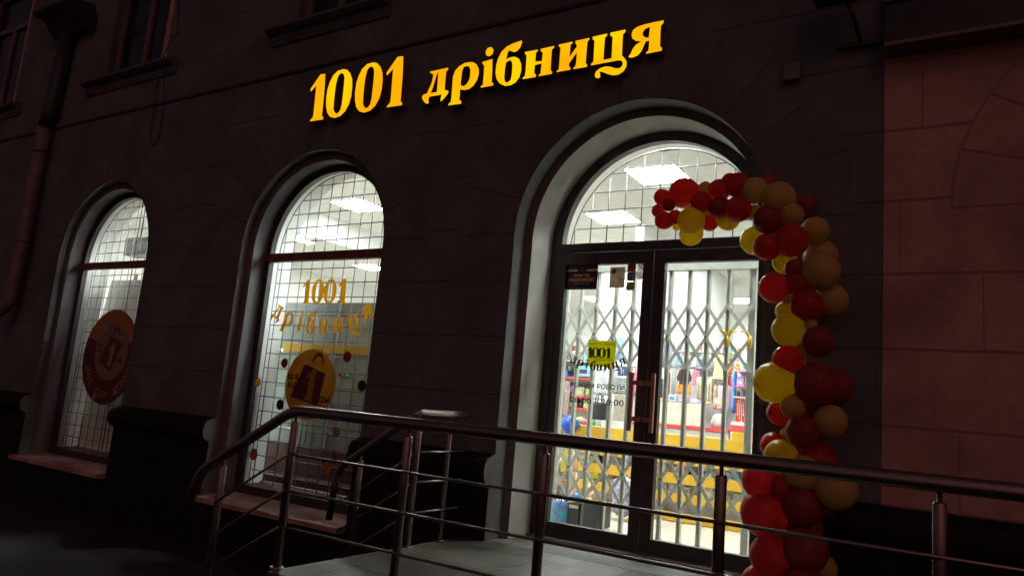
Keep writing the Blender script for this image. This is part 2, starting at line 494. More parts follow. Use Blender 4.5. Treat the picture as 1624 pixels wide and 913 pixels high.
# ------------------------------------------------------------------ tables (metres)
GLYPH = {
 '1': [[(0.12,0.456),(0.189,0.45),(0.202,0.346),(0.212,0.211),(0.217,0.099),(0.22,0.021),(0.219,-0.003),(0.243,-0.024),(0.243,-0.048),(0.057,-0.043),(0.059,-0.029),(0.09,-0.005),(0.095,0.028),(0.091,0.117),(0.085,0.23),(0.081,0.316),(0.082,0.341),(0.012,0.286),(0.0,0.312),(0.008,0.325)]],
 '0': [[(0.194,0.457),(0.247,0.44),(0.297,0.393),(0.333,0.327),(0.348,0.248),(0.35,0.15),(0.333,0.066),(0.292,-0.003),(0.235,-0.044),(0.159,-0.055),(0.091,-0.034),(0.043,0.016),(0.013,0.092),(0.0,0.183),(0.002,0.271),(0.021,0.346),(0.058,0.412),(0.116,0.452)],[(0.172,0.418),(0.203,0.404),(0.224,0.362),(0.229,0.289),(0.232,0.191),(0.233,0.081),(0.224,0.023),(0.201,-0.006),(0.174,-0.013),(0.146,0.007),(0.125,0.043),(0.118,0.12),(0.114,0.209),(0.115,0.308),(0.126,0.378),(0.145,0.408)]],
 'д': [[(0.062,0.233),(0.269,0.235),(0.27,0.217),(0.25,0.199),(0.25,0.153),(0.252,0.081),(0.253,0.035),(0.261,0.02),(0.298,0.01),(0.3,-0.006),(0.286,-0.029),(0.257,-0.058),(0.23,-0.08),(0.219,-0.076),(0.22,-0.041),(0.226,-0.014),(0.087,-0.014),(0.077,-0.031),(0.085,-0.076),(0.067,-0.081),(0.03,-0.056),(0.003,-0.02),(0.0,0.001),(0.011,0.015),(0.053,0.023),(0.068,0.055),(0.094,0.115),(0.105,0.177),(0.102,0.2),(0.081,0.212),(0.066,0.22)],[(0.161,0.22),(0.163,0.143),(0.168,0.019),(0.097,0.018),(0.118,0.079),(0.139,0.172)]],
 'р': [[(0.23,0.236),(0.268,0.208),(0.296,0.161),(0.301,0.113),(0.289,0.061),(0.255,0.013),(0.214,-0.011),(0.165,-0.013),(0.113,0.001),(0.116,-0.058),(0.116,-0.097),(0.141,-0.114),(0.141,-0.137),(0.0,-0.132),(0.002,-0.115),(0.024,-0.102),(0.025,-0.059),(0.023,0.035),(0.019,0.138),(0.036,0.191),(0.077,0.227),(0.139,0.247),(0.193,0.245)],[(0.16,0.214),(0.189,0.203),(0.206,0.169),(0.209,0.121),(0.204,0.076),(0.181,0.041),(0.151,0.024),(0.123,0.034),(0.111,0.06),(0.114,0.114),(0.115,0.177),(0.13,0.21)]],
 'і': [[(0.0,0.221),(0.105,0.23),(0.115,0.12),(0.12,0.012),(0.138,0.001),(0.139,-0.019),(0.009,-0.019),(0.01,-0.006),(0.03,0.004),(0.029,0.073),(0.025,0.182),(0.004,0.205)],[(0.107,0.298),(0.106,0.314),(0.098,0.329),(0.086,0.341),(0.071,0.347),(0.055,0.347),(0.041,0.341),(0.03,0.329),(0.026,0.313),(0.027,0.296),(0.035,0.281),(0.047,0.27),(0.062,0.264),(0.078,0.264),(0.092,0.27),(0.103,0.282)]],
 'б': [[(0.241,0.345),(0.246,0.325),(0.231,0.283),(0.2,0.255),(0.172,0.253),(0.123,0.277),(0.108,0.261),(0.098,0.198),(0.134,0.211),(0.184,0.209),(0.228,0.182),(0.256,0.128),(0.262,0.067),(0.249,0.01),(0.216,-0.029),(0.169,-0.047),(0.11,-0.044),(0.056,-0.014),(0.018,0.034),(0.001,0.09),(0.0,0.159),(0.011,0.218),(0.043,0.281),(0.09,0.318),(0.155,0.336),(0.212,0.343)],[(0.137,0.186),(0.159,0.168),(0.169,0.129),(0.171,0.053),(0.164,0.002),(0.132,-0.019),(0.106,-0.003),(0.096,0.036),(0.094,0.112),(0.1,0.171)]],
 'н': [[(0.0,0.232),(0.127,0.23),(0.126,0.215),(0.11,0.205),(0.111,0.125),(0.175,0.119),(0.177,0.193),(0.156,0.212),(0.153,0.231),(0.281,0.232),(0.282,0.218),(0.262,0.204),(0.262,0.164),(0.265,0.024),(0.283,0.003),(0.281,-0.012),(0.157,-0.012),(0.156,-0.001),(0.172,0.009),(0.173,0.046),(0.175,0.098),(0.109,0.095),(0.11,0.027),(0.129,0.002),(0.128,-0.014),(0.0,-0.011),(0.0,-0.001),(0.021,0.014),(0.024,0.06),(0.02,0.197),(0.003,0.216)]],
 'и': [[(0.0,0.235),(0.127,0.237),(0.128,0.222),(0.111,0.213),(0.111,0.108),(0.173,0.189),(0.155,0.22),(0.155,0.238),(0.28,0.239),(0.28,0.225),(0.264,0.21),(0.262,0.151),(0.262,0.027),(0.276,0.009),(0.275,-0.008),(0.154,-0.006),(0.154,0.005),(0.172,0.019),(0.176,0.054),(0.175,0.135),(0.111,0.051),(0.11,0.03),(0.128,0.009),(0.128,-0.006),(0.001,-0.005),(0.002,0.005),(0.02,0.016),(0.02,0.089),(0.02,0.204),(0.002,0.222)]],
 'ц': [[(0.0,0.242),(0.128,0.245),(0.128,0.228),(0.111,0.21),(0.11,0.119),(0.112,0.024),(0.181,0.027),(0.18,0.112),(0.178,0.203),(0.156,0.225),(0.156,0.246),(0.285,0.246),(0.284,0.227),(0.265,0.208),(0.266,0.116),(0.268,0.033),(0.287,0.012),(0.31,-0.023),(0.312,-0.064),(0.291,-0.101),(0.251,-0.122),(0.202,-0.12),(0.158,-0.102),(0.114,-0.077),(0.085,-0.069),(0.092,-0.095),(0.094,-0.116),(0.078,-0.123),(0.056,-0.116),(0.045,-0.093),(0.052,-0.063),(0.083,-0.041),(0.132,-0.033),(0.175,-0.043),(0.219,-0.065),(0.254,-0.071),(0.277,-0.055),(0.279,-0.027),(0.264,-0.007),(0.236,-0.002),(0.005,-0.002),(0.007,0.012),(0.024,0.026),(0.023,0.107),(0.021,0.203),(0.004,0.221)]],
 'я': [[(0.269,0.257),(0.268,0.237),(0.248,0.214),(0.248,0.157),(0.251,0.049),(0.268,0.032),(0.266,0.011),(0.142,0.009),(0.143,0.022),(0.16,0.031),(0.161,0.059),(0.163,0.112),(0.134,0.112),(0.12,0.081),(0.102,0.037),(0.074,0.008),(0.027,-0.002),(0.0,0.007),(0.001,0.018),(0.017,0.039),(0.029,0.071),(0.054,0.101),(0.097,0.12),(0.052,0.132),(0.02,0.159),(0.012,0.195),(0.022,0.228),(0.055,0.248),(0.106,0.255),(0.186,0.258)],[(0.161,0.226),(0.156,0.138),(0.126,0.146),(0.106,0.166),(0.104,0.193),(0.121,0.217)]],
}
SIGN_BASE = 4.395
SIGN = [('1', -5.766), ('0', -5.516), ('0', -5.12), ('1', -4.734), ('д', -4.256), ('р', -3.941), ('і', -3.614), ('б', -3.463), ('н', -3.18), ('и', -2.857), ('ц', -2.551), ('я', -2.225)]
BALLOONS = [(-1.84,-0.22,3.216,0.059,'R'),(-1.862,-0.22,3.118,0.048,'R'),(-1.773,-0.34,3.012,0.062,'R'),(-1.743,-0.34,3.119,0.044,'B'),(-1.685,-0.22,3.233,0.107,'R'),(-1.694,-0.34,3.031,0.049,'B'),(-1.583,-0.34,3.001,0.089,'Y'),(-1.62,-0.22,2.936,0.08,'Y'),(-1.723,-0.22,2.993,0.028,'Y'),(-1.518,-0.34,3.123,0.072,'B'),(-1.534,-0.22,3.258,0.045,'P'),(-1.435,-0.22,3.235,0.075,'B'),(-1.386,-0.22,3.243,0.045,'P'),(-1.277,-0.34,3.22,0.083,'B'),(-1.367,-0.22,3.291,0.056,'R'),(-1.394,-0.34,3.079,0.073,'B'),(-1.492,-0.22,3.007,0.054,'R'),(-1.511,-0.22,3.095,0.045,'P'),(-1.368,-0.22,3.027,0.078,'Y'),(-1.271,-0.34,3.059,0.086,'R'),(-1.361,-0.22,3.08,0.059,'B'),(-1.17,-0.34,3.174,0.085,'P'),(-1.133,-0.12,3.282,0.066,'B'),(-1.018,-0.34,3.118,0.1,'P'),(-1.195,-0.22,3.059,0.058,'P'),(-1.079,-0.34,2.978,0.092,'B'),(-0.893,-0.12,3.121,0.074,'B'),(-0.935,-0.34,2.998,0.071,'P'),(-0.931,-0.34,2.835,0.102,'B'),(-0.819,-0.22,2.923,0.086,'P'),(-1.083,-0.34,2.799,0.086,'R'),(-1.189,-0.22,2.875,0.095,'Y'),(-0.799,-0.12,2.781,0.105,'P'),(-0.762,-0.34,2.637,0.113,'P'),(-0.999,-0.22,2.73,0.077,'Y'),(-0.914,-0.34,2.654,0.061,'B'),(-0.892,-0.34,2.557,0.074,'B'),(-1.035,-0.34,2.538,0.093,'R'),(-0.965,-0.22,2.467,0.05,'P'),(-0.721,-0.22,2.481,0.102,'P'),(-0.835,-0.34,2.428,0.096,'B'),(-0.983,-0.22,2.411,0.066,'Y'),(-0.939,-0.34,2.278,0.102,'Y'),(-0.811,-0.34,2.307,0.04,'P'),(-0.766,-0.34,2.216,0.092,'B'),(-0.942,-0.34,2.097,0.088,'R'),(-0.892,-0.22,2.151,0.082,'P'),(-0.815,-0.22,2.113,0.051,'P'),(-1.017,-0.34,1.955,0.124,'Y'),(-0.774,-0.34,1.958,0.126,'B'),(-0.699,-0.22,1.96,0.116,'B'),(-0.901,-0.34,1.82,0.075,'P'),(-1.001,-0.22,1.781,0.079,'R'),(-0.812,-0.22,1.822,0.066,'B'),(-0.691,-0.34,1.756,0.092,'P'),(-0.843,-0.34,1.68,0.1,'B'),(-0.952,-0.22,1.657,0.045,'Y'),(-1.032,-0.22,1.579,0.082,'R'),(-0.962,-0.34,1.523,0.101,'Y'),(-0.785,-0.22,1.516,0.116,'B'),(-1.077,-0.34,1.371,0.111,'R'),(-0.837,-0.34,1.442,0.106,'P'),(-0.971,-0.34,1.342,0.081,'B'),(-0.656,-0.34,1.375,0.116,'P'),(-0.84,-0.34,1.256,0.113,'B'),(-1.054,-0.34,1.183,0.136,'R'),(-0.755,-0.12,1.232,0.065,'B'),(-0.842,-0.22,1.136,0.108,'B'),(-1.005,-0.34,0.949,0.122,'R'),(-0.814,-0.34,1.016,0.128,'B'),(-1.072,-0.34,0.793,0.094,'R'),(-0.823,-0.34,0.834,0.111,'B'),(-0.981,-0.22,1.072,0.058,'R'),(-0.907,-0.22,0.883,0.072,'R'),(-0.749,-0.12,0.898,0.079,'P'),(-0.985,-0.22,0.689,0.101,'R')]
GOODS = [
 ('box', 'gift_box', 'box', 'brown patterned gift box on the upper tier of the left shelf', -4.233, -4.129, 2.387, 2.465, 3.05, 0.18, '6a3a28'),
 ('box', 'gift_box', 'box', 'tall narrow red and white packet hanging at the far left of the shelf', -4.301, -4.266, 2.193, 2.417, 3.0, 0.06, 'c8404c'),
 ('box', 'toy_box', 'box', 'cream box with a tan lid on the upper shelf under the door lettering', -4.138, -4.027, 2.276, 2.398, 3.05, 0.2, 'd8c8a8'),
 ('box', 'toy_box', 'box', 'blue and white toy box on the red railed shelf edge at far left', -4.276, -4.164, 2.081, 2.157, 3.0, 0.2, '4a78b8'),
 ('box', 'toy_box', 'box', 'pale box with a pink and teal stripe on the middle shelf', -4.029, -3.862, 2.088, 2.216, 3.0, 0.2, '8cc0cc'),
 ('bottle', 'bottle', 'bottle', 'dark grey pump bottle standing on the shelf beside the blue toy box', -4.17, -4.11, 2.146, 2.23, 3.0, 0.09, '484848'),
 ('box', 'toy_box', 'box', 'sky blue box at the right end of the middle shelf row', -3.972, -3.888, 2.229, 2.335, 3.05, 0.2, '90b8d8'),
 ('bottle', 'bottle', 'bottle', 'purple bottle on the lower shelf beside the taupe trousers', -4.132, -4.073, 1.876, 2.011, 3.0, 0.1, '8a4a90'),
 ('box', 'toy_box', 'box', 'white and grey striped box above the lettered opening hours', -4.043, -3.918, 1.846, 1.958, 3.0, 0.2, 'a8a8a4'),
 ('box', 'toy_box', 'box', 'small lime green box on the lower shelf', -3.901, -3.835, 1.861, 1.95, 3.0, 0.16, '88b060'),
 ('bottle', 'bottle', 'bottle', 'mint green bottle on the bottom shelf of the left unit', -4.127, -4.076, 1.718, 1.83, 3.0, 0.09, '60c090'),
 ('box', 'toy_box', 'box', 'orange spice box on the bottom shelf of the left unit', -4.058, -3.999, 1.723, 1.812, 3.0, 0.12, 'd87838'),
 ('bottle', 'bottle', 'bottle', 'black topped jar on the bottom shelf near the opening hours', -3.982, -3.932, 1.721, 1.81, 3.0, 0.09, '303030'),
 ('box', 'toy_box', 'box', 'pale yellow carton on the bottom shelf beside the black topped jar', -3.915, -3.825, 1.72, 1.816, 3.0, 0.16, 'd8d49a'),
 ('trousers', 'trousers', 'trousers', 'taupe trousers hanging at the left edge of the door glass', -4.188, -4.07, 1.601, 2.017, 2.9, 0.08, 'a08c84'),
 ('sack', 'sack', 'sack', 'bright blue plastic sack piled at the left of the yellow counter', -3.861, -3.715, 1.419, 1.629, 2.3, 0.3, '1c48b8'),
 ('tote', 'carrier_bag', 'bag', 'plain white carrier bag hanging behind the opening hours', -3.651, -3.488, 1.88, 2.135, 2.7, 0.08, 'dfe3e8'),
 ('tote', 'tote_bag', 'bag', 'black and white wavy striped tote bag behind the door lettering', -3.433, -3.259, 1.908, 2.111, 2.7, 0.1, 'stripe'),
 ('cloth', 'cloth', 'cloth', 'dark navy folded cloth above the striped tote bag', -3.397, -3.29, 2.109, 2.222, 2.75, 0.08, '3a4a70'),
 ('cloth', 'cloth', 'cloth', 'sky blue patterned blanket hung above the striped tote bag', -3.513, -3.403, 2.296, 2.588, 2.9, 0.06, '9cc8e8'),
 ('box', 'carton', 'box', 'pale cream carton standing on top of the tall unit', -3.86, -3.693, 2.541, 2.796, 3.2, 0.25, 'dcd6c8'),
 ('cloth', 'cloth', 'cloth', 'pink garment hanging just behind the left door handle', -3.334, -3.257, 1.915, 2.217, 3.0, 0.08, 'd07898'),
 ('tote', 'bag', 'bag', 'glossy black bag hanging under the opening hours', -3.517, -3.338, 1.608, 1.797, 2.4, 0.1, '1c2024'),
 ('ball', 'price_tag', 'tag', 'round orange tag dangling beside the glossy black bag', -3.546, -3.486, 1.678, 1.739, 2.3, 0.02, 'f08028'),
 ('box', 'cabinet', 'cabinet', 'cream cabinet behind the zeros of the opening hours', -3.532, -3.237, 1.608, 1.922, 3.0, 0.35, 'd8cfc0'),
 ('ball', 'toy_ball', 'toy', 'lime and pink toy ball on the counter by the red rail', -3.773, -3.68, 1.537, 1.62, 2.5, 0.1, 'a8d060'),
 ('ball', 'toy_ball', 'toy', 'pink toy ball beside the lime one on the counter', -3.685, -3.608, 1.536, 1.604, 2.45, 0.1, 'd070a0'),
 ('bottle', 'bottle', 'bottle', 'small white bottle on the counter beside the glossy black bag', -3.488, -3.45, 1.539, 1.627, 2.5, 0.06, 'e8e8e8'),
 ('bottle', 'bottle', 'bottle', 'green topped bottle on the counter under the black bag', -3.556, -3.518, 1.54, 1.608, 2.5, 0.06, '58b858'),
 ('card', 'price_card', 'sign', 'yellow price card with a black scribble at the left door jamb', -3.481, -3.39, 1.297, 1.37, 1.6, 0.01, 'e8d820'),
 ('card', 'price_card', 'sign', 'long yellow price strip hanging below the yellow price card', -3.426, -3.371, 1.084, 1.293, 1.6, 0.01, 'e4dc30'),
 ('sack', 'jacket', 'jacket', 'mauve grey folded jacket bundle at the lower left of the door glass', -3.55, -3.452, 0.995, 1.226, 1.7, 0.25, '8a7a80'),
 ('basket', 'basket', 'basket', 'brown wicker basket at the lower left of the door glass', -3.494, -3.383, 0.838, 0.992, 1.6, 0.3, '8a5a30'),
 ('plush', 'plush_toy', 'toy', 'dark haired beige doll propped against the yellow shelves', -3.579, -3.477, 0.786, 1.282, 2.1, 0.14, 'd0a888'),
 ('plush', 'plush_toy', 'toy', 'cream plush toy sitting on the bottom yellow tier', -3.505, -3.409, 0.763, 0.938, 2.4, 0.14, 'dcc8a0'),
 ('box', 'toy_box', 'box', 'teal blue boxed toy on the upper yellow tier', -3.744, -3.643, 1.133, 1.236, 2.63, 0.07, '3a88a8'),
 ('box', 'toy_box', 'box', 'dark grey boxed set on the upper yellow tier beside the teal box', -3.626, -3.496, 1.128, 1.236, 2.63, 0.07, '46484e'),
 ('box', 'toy_box', 'box', 'pale grey carton on the middle yellow tier', -3.784, -3.652, 0.958, 1.054, 2.63, 0.07, 'b8bcc0'),
 ('box', 'toy_box', 'box', 'black and neon yellow toy car box on the middle yellow tier', -3.627, -3.483, 0.965, 1.046, 2.63, 0.07, 'b8cc30'),
 ('sack', 'sack', 'sack', 'blue crumpled plastic sack on top of the black crate', -3.133, -3.057, 0.866, 0.943, 1.25, 0.15, '3a88d0'),
 ('tote', 'gift_bag', 'bag', 'teal and purple gift bag standing on the floor inside the door', -3.303, -3.147, 0.641, 0.857, 1.25, 0.14, 'teal'),
 ('box', 'crate', 'box', 'black box with a white label strip standing on the shop floor', -3.14, -3.032, 0.651, 0.854, 1.25, 0.3, '1a1e22'),
 ('box', 'crate', 'box', 'plain charcoal box beside the labelled black box on the floor', -2.963, -2.822, 0.659, 0.879, 1.2, 0.3, '303234'),
 ('backpack', 'backpack', 'backpack', 'lavender backpack leaning on the yellow shelves', -3.092, -2.857, 0.682, 1.081, 2.05, 0.3, 'a8a0c0'),
 ('umbrella', 'umbrella', 'umbrella', 'closed pale blue umbrella leaning beside the lavender backpack', -3.087, -3.017, 1.103, 1.332, 2.3, 0.06, '88a8d8'),
 ('box', 'shelf_column', 'shelf', 'white narrow shelf column at the left of the right door glass', -3.545, -3.413, 1.51, 2.807, 4.6, 0.3, 'd8dcd8'),
 ('cloth', 'packaged_blanket', 'blanket', 'lilac and blue packaged blanket at the left of the right door glass', -3.417, -3.298, 2.326, 2.628, 4.2, 0.1, '9898c8'),
 ('cloth', 'cloth', 'cloth', 'narrow yellow cloth beside the lilac packaged blanket', -3.428, -3.385, 2.409, 2.654, 4.15, 0.05, 'd8b830'),
 ('trousers', 'trousers', 'trousers', 'dark teal leggings hanging at the left of the right door glass', -3.425, -3.374, 1.883, 2.18, 4.15, 0.05, '2a5058'),
 ('cloth', 'cloth', 'cloth', 'maroon dotted scarf hanging under the lilac blanket', -3.326, -3.284, 1.882, 2.266, 4.15, 0.05, '6a2038'),
 ('box', 'panel_unit', 'shelf', 'tall pale grey panel unit behind the black and orange top', -3.56, -3.368, 1.903, 2.792, 5.2, 0.2, 'c4cac8'),
 ('shirt', 't_shirt', 'shirt', 'black top with an orange hem on a hanger', -3.258, -3.09, 2.017, 2.335, 4.4, 0.07, 'orange_hem'),
 ('shirt', 't_shirt', 'shirt', 'pink ruffled top hanging beside the cream trousers', -3.083, -2.992, 2.134, 2.321, 4.45, 0.07, 'e87898'),
 ('box', 'folded_blanket', 'blanket', 'blue grey folded blanket in clear wrap, left of the pair', -3.098, -3.014, 2.35, 2.491, 4.6, 0.2, '9aa8c4'),
 ('box', 'folded_blanket', 'blanket', 'blue grey folded blanket in clear wrap, right of the pair', -3.005, -2.913, 2.346, 2.503, 4.6, 0.2, 'a4b0c8'),
 ('trousers', 'trousers', 'trousers', 'cream trousers on the rail, nearest the pink ruffled top', -3.018, -2.952, 1.951, 2.242, 4.45, 0.08, 'd8d4b8'),
 ('trousers', 'trousers', 'trousers', 'cream trousers in the middle of the rail of three', -2.944, -2.878, 1.94, 2.246, 4.45, 0.08, 'dcd8c0'),
 ('trousers', 'trousers', 'trousers', 'cream trousers on the rail, nearest the yellow floral dress', -2.878, -2.813, 1.929, 2.25, 4.45, 0.08, 'd4d0b4'),
 ('shirt', 'dress', 'dress', 'pale yellow floral dress hung on the gate side of the wall', -2.802, -2.658, 2.229, 2.541, 4.4, 0.07, 'floral'),
 ('tote', 'bag', 'bag', 'tan paper bag next to the yellow floral dress', -2.657, -2.562, 2.291, 2.466, 4.4, 0.12, 'b87840'),
 ('box', 'box', 'box', 'coral red carton standing under the tan paper bag', -2.647, -2.607, 2.154, 2.29, 4.5, 0.15, 'e05850'),
 ('box', 'box', 'box', 'black and white patterned box above the pale pink towel', -2.801, -2.632, 2.153, 2.249, 4.45, 0.2, 'speckle'),
 ('cloth', 'towel', 'towel', 'pale pink bath towel hanging on the display rail', -2.729, -2.586, 1.838, 2.153, 4.4, 0.06, 'e0b0bc'),
 ('cloth', 'towel', 'towel', 'tan towel hanging left of the pale pink bath towel', -2.8, -2.744, 1.847, 2.141, 4.45, 0.06, 'b8a088'),
 ('cloth', 'cloth', 'cloth', 'long bright blue cloth beside the right hand shelf unit', -2.531, -2.477, 1.816, 2.335, 4.3, 0.06, '5a80d0'),
 ('trousers', 'jeans', 'jeans', 'blue jeans hanging under the pink towel', -2.662, -2.607, 1.613, 1.839, 4.4, 0.08, '4a6890'),
 ('plush', 'plush_toy', 'toy', 'small orange teddy on the right hand shelf', -2.497, -2.435, 2.337, 2.447, 4.3, 0.1, 'e09850'),
 ('plush', 'plush_toy', 'toy', 'small turquoise plush toy on the right hand shelf', -2.396, -2.343, 2.358, 2.451, 4.3, 0.1, '50a8c8'),
 ('cloth', 'cloth', 'cloth', 'small green cloth draped on the top right shelf', -2.644, -2.603, 2.483, 2.596, 4.5, 0.08, '38a058'),
 ('box', 'box', 'box', 'purple and white child tableware box on the right hand shelf', -2.447, -2.356, 2.14, 2.263, 4.2, 0.18, 'b098d8'),
 ('box', 'box', 'box', 'pink child tableware box on the right hand shelf', -2.349, -2.281, 2.145, 2.29, 4.2, 0.18, 'd898c8'),
 ('bottle', 'bottle', 'bottle', 'black flask standing on the lower right shelf, nearest the gate bar', -2.442, -2.404, 2.024, 2.108, 4.2, 0.07, '282c30'),
 ('bottle', 'bottle', 'bottle', 'silver flask standing between the two dark flasks', -2.397, -2.359, 2.027, 2.111, 4.2, 0.07, 'a0a4a8'),
 ('bottle', 'bottle', 'bottle', 'charcoal flask standing at the right of the silver one', -2.351, -2.314, 2.03, 2.113, 4.2, 0.07, '3a3c40'),
 ('card', 'utensil_board', 'board', 'red display board with white hanging utensils', -2.442, -2.276, 1.717, 2.027, 4.2, 0.03, 'red_board'),
 ('plush', 'appliance', 'appliance', 'rounded white appliance on the cream counter', -2.979, -2.835, 1.616, 1.896, 4.2, 0.25, 'e0ddd4'),
 ('sack', 'pillow', 'pillow', 'white stuffed pillow on the counter under the pale pink towel', -2.768, -2.596, 1.575, 1.797, 4.2, 0.25, 'e4e2dc'),
 ('bottle', 'bottle', 'bottle', 'grey jar on the upper yellow tier at the left of the right leaf', -2.824, -2.783, 1.135, 1.232, 2.63, 0.07, 'a89c9c'),
 ('bottle', 'bottle', 'bottle', 'white jar on the upper yellow tier beside the grey jar', -2.776, -2.728, 1.142, 1.245, 2.63, 0.07, 'dcdcd8'),
 ('box', 'box', 'box', 'mauve box on the upper yellow tier of the right leaf', -2.604, -2.484, 1.134, 1.23, 2.63, 0.07, 'b09a9c'),
 ('box', 'box', 'box', 'dark box on the upper yellow tier right of the mauve box', -2.443, -2.377, 1.131, 1.219, 2.63, 0.07, '605c60'),
 ('box', 'box', 'box', 'white box on the upper yellow tier near the railing post', -2.351, -2.247, 1.126, 1.22, 2.63, 0.07, 'd0d4d0'),
 ('sack', 'bag', 'bag', 'blush pink bag on the lowest yellow tier', -2.844, -2.775, 0.755, 0.85, 2.63, 0.07, 'cc9a98'),
 ('box', 'box', 'box', 'taupe box on the middle yellow tier of the right leaf', -2.813, -2.703, 0.941, 1.037, 2.63, 0.07, 'a09494'),
 ('box', 'box', 'box', 'grey pink box on the middle yellow tier beside the taupe box', -2.689, -2.554, 0.94, 1.041, 2.63, 0.07, 'b8a4a4'),
 ('box', 'box', 'box', 'white box on the middle yellow tier beside the railing post', -2.354, -2.226, 0.922, 1.033, 2.63, 0.07, 'd4d6d4'),
 ('ball', 'toy_ball', 'toy', 'bright green ball on the lowest yellow tier', -2.391, -2.339, 0.748, 0.81, 2.65, 0.06, '58d020'),
 ('box', 'toy_box', 'box', 'blue and white box on the yellow tier right of the railing post', -2.032, -1.97, 1.145, 1.255, 2.63, 0.07, '4a78a8'),
 ('basket', 'basket', 'basket', 'grey wire basket on the yellow tier right of the railing post', -2.055, -1.918, 0.929, 1.032, 2.7, 0.2, '606058'),
 ('box', 'tray', 'tray', 'dark red tray on the lowest yellow tier at the right', -2.062, -1.938, 0.823, 0.859, 2.7, 0.2, '701c1c'),
 ('box', 'hanging_packet', 'packet', 'pale blue packet, first from the left in the top row on the display wall', -3.54, -3.468, 2.585, 2.7, 4.735, 0.04, 'b8cce0'),
 ('box', 'hanging_packet', 'packet', 'cream packet, second from the left in the top row on the display wall', -3.442, -3.37, 2.585, 2.7, 4.735, 0.04, 'e0d8b8'),
 ('box', 'hanging_packet', 'packet', 'lilac packet, third from the left in the top row on the display wall', -3.344, -3.272, 2.585, 2.7, 4.735, 0.04, 'c0b4d8'),
 ('box', 'hanging_packet', 'packet', 'mint packet, fourth from the left in the top row on the display wall', -3.246, -3.174, 2.585, 2.7, 4.735, 0.04, 'b8dcc4'),
 ('box', 'hanging_packet', 'packet', 'salmon packet, fifth from the left in the top row on the display wall', -3.148, -3.076, 2.585, 2.7, 4.735, 0.04, 'e4a890'),
 ('box', 'hanging_packet', 'packet', 'lemon packet, sixth from the left in the top row on the display wall', -3.05, -2.9779999999999998, 2.585, 2.7, 4.735, 0.04, 'e8dc80'),
 ('box', 'hanging_packet', 'packet', 'white packet, seventh from the left in the top row on the display wall', -2.952, -2.88, 2.585, 2.7, 4.735, 0.04, 'e4e6e4'),
 ('box', 'hanging_packet', 'packet', 'rose packet, eighth from the left in the top row on the display wall', -2.854, -2.782, 2.585, 2.7, 4.735, 0.04, 'e0a0b4'),
 ('box', 'hanging_packet', 'packet', 'sky packet, ninth from the left in the top row on the display wall', -2.7560000000000002, -2.684, 2.585, 2.7, 4.735, 0.04, '90bcdc'),
 ('box', 'hanging_packet', 'packet', 'beige packet, tenth from the left in the top row on the display wall', -2.658, -2.586, 2.585, 2.7, 4.735, 0.04, 'cbb898'),
 ('box', 'hanging_packet', 'packet', 'peach packet, eleventh from the left in the top row on the display wall', -2.56, -2.488, 2.585, 2.7, 4.735, 0.04, 'ecc0a0'),
 ('box', 'hanging_packet', 'packet', 'mint packet, first from the left in the second row on the display wall', -3.56, -3.47, 2.4, 2.53, 4.735, 0.04, 'b8dcc4'),
 ('box', 'hanging_packet', 'packet', 'sky packet, second from the left in the second row on the display wall', -3.435, -3.345, 2.4, 2.53, 4.735, 0.04, '90bcdc'),
 ('box', 'hanging_packet', 'packet', 'cream packet, third from the left in the second row on the display wall', -3.31, -3.22, 2.4, 2.53, 4.735, 0.04, 'e0d8b8'),
 ('box', 'hanging_packet', 'packet', 'white packet, fourth from the left in the second row on the display wall', -3.185, -3.095, 2.4, 2.53, 4.735, 0.04, 'e4e6e4'),
 ('box', 'hanging_packet', 'packet', 'slate packet, fifth from the left in the second row on the display wall', -3.06, -2.97, 2.4, 2.53, 4.735, 0.04, '7c8894'),
 ('box', 'hanging_packet', 'packet', 'salmon packet, sixth from the left in the second row on the display wall', -2.935, -2.845, 2.4, 2.53, 4.735, 0.04, 'e4a890'),
 ('box', 'hanging_packet', 'packet', 'beige packet, seventh from the left in the second row on the display wall', -2.81, -2.72, 2.4, 2.53, 4.735, 0.04, 'cbb898'),
 ('box', 'hanging_packet', 'packet', 'lilac packet, eighth from the left in the second row on the display wall', -2.685, -2.595, 2.4, 2.53, 4.735, 0.04, 'c0b4d8'),
 ('box', 'counter_box', 'box', 'small cream box, first from the left along the cream counter top', -3.98, -3.88, 1.896, 1.9309999999999998, 4.06, 0.08, 'e0d8b8'),
 ('box', 'counter_box', 'box', 'small sky box, second from the left along the cream counter top', -3.835, -3.735, 1.896, 1.9849999999999999, 4.06, 0.08, '90bcdc'),
 ('box', 'counter_box', 'box', 'small mint box, third from the left along the cream counter top', -3.69, -3.59, 1.896, 1.9669999999999999, 4.06, 0.08, 'b8dcc4'),
 ('box', 'counter_box', 'box', 'small peach box, fourth from the left along the cream counter top', -3.545, -3.445, 1.896, 1.9489999999999998, 4.06, 0.08, 'ecc0a0'),
 ('box', 'counter_box', 'box', 'small lemon box, fifth from the left along the cream counter top', -3.4, -3.3, 1.896, 1.9309999999999998, 4.06, 0.08, 'e8dc80'),
 ('box', 'counter_box', 'box', 'small pale blue box, sixth from the left along the cream counter top', -3.255, -3.155, 1.896, 1.9849999999999999, 4.06, 0.08, 'b8cce0'),
 ('box', 'counter_box', 'box', 'small rose box, seventh from the left along the cream counter top', -3.1100000000000003, -3.0100000000000002, 1.896, 1.9669999999999999, 4.06, 0.08, 'e0a0b4'),
 ('box', 'counter_box', 'box', 'small lilac box, eighth from the left along the cream counter top', -2.965, -2.8649999999999998, 1.896, 1.9489999999999998, 4.06, 0.08, 'c0b4d8'),
 ('box', 'counter_box', 'box', 'small beige box, ninth from the left along the cream counter top', -2.8200000000000003, -2.72, 1.896, 1.9309999999999998, 4.06, 0.08, 'cbb898'),
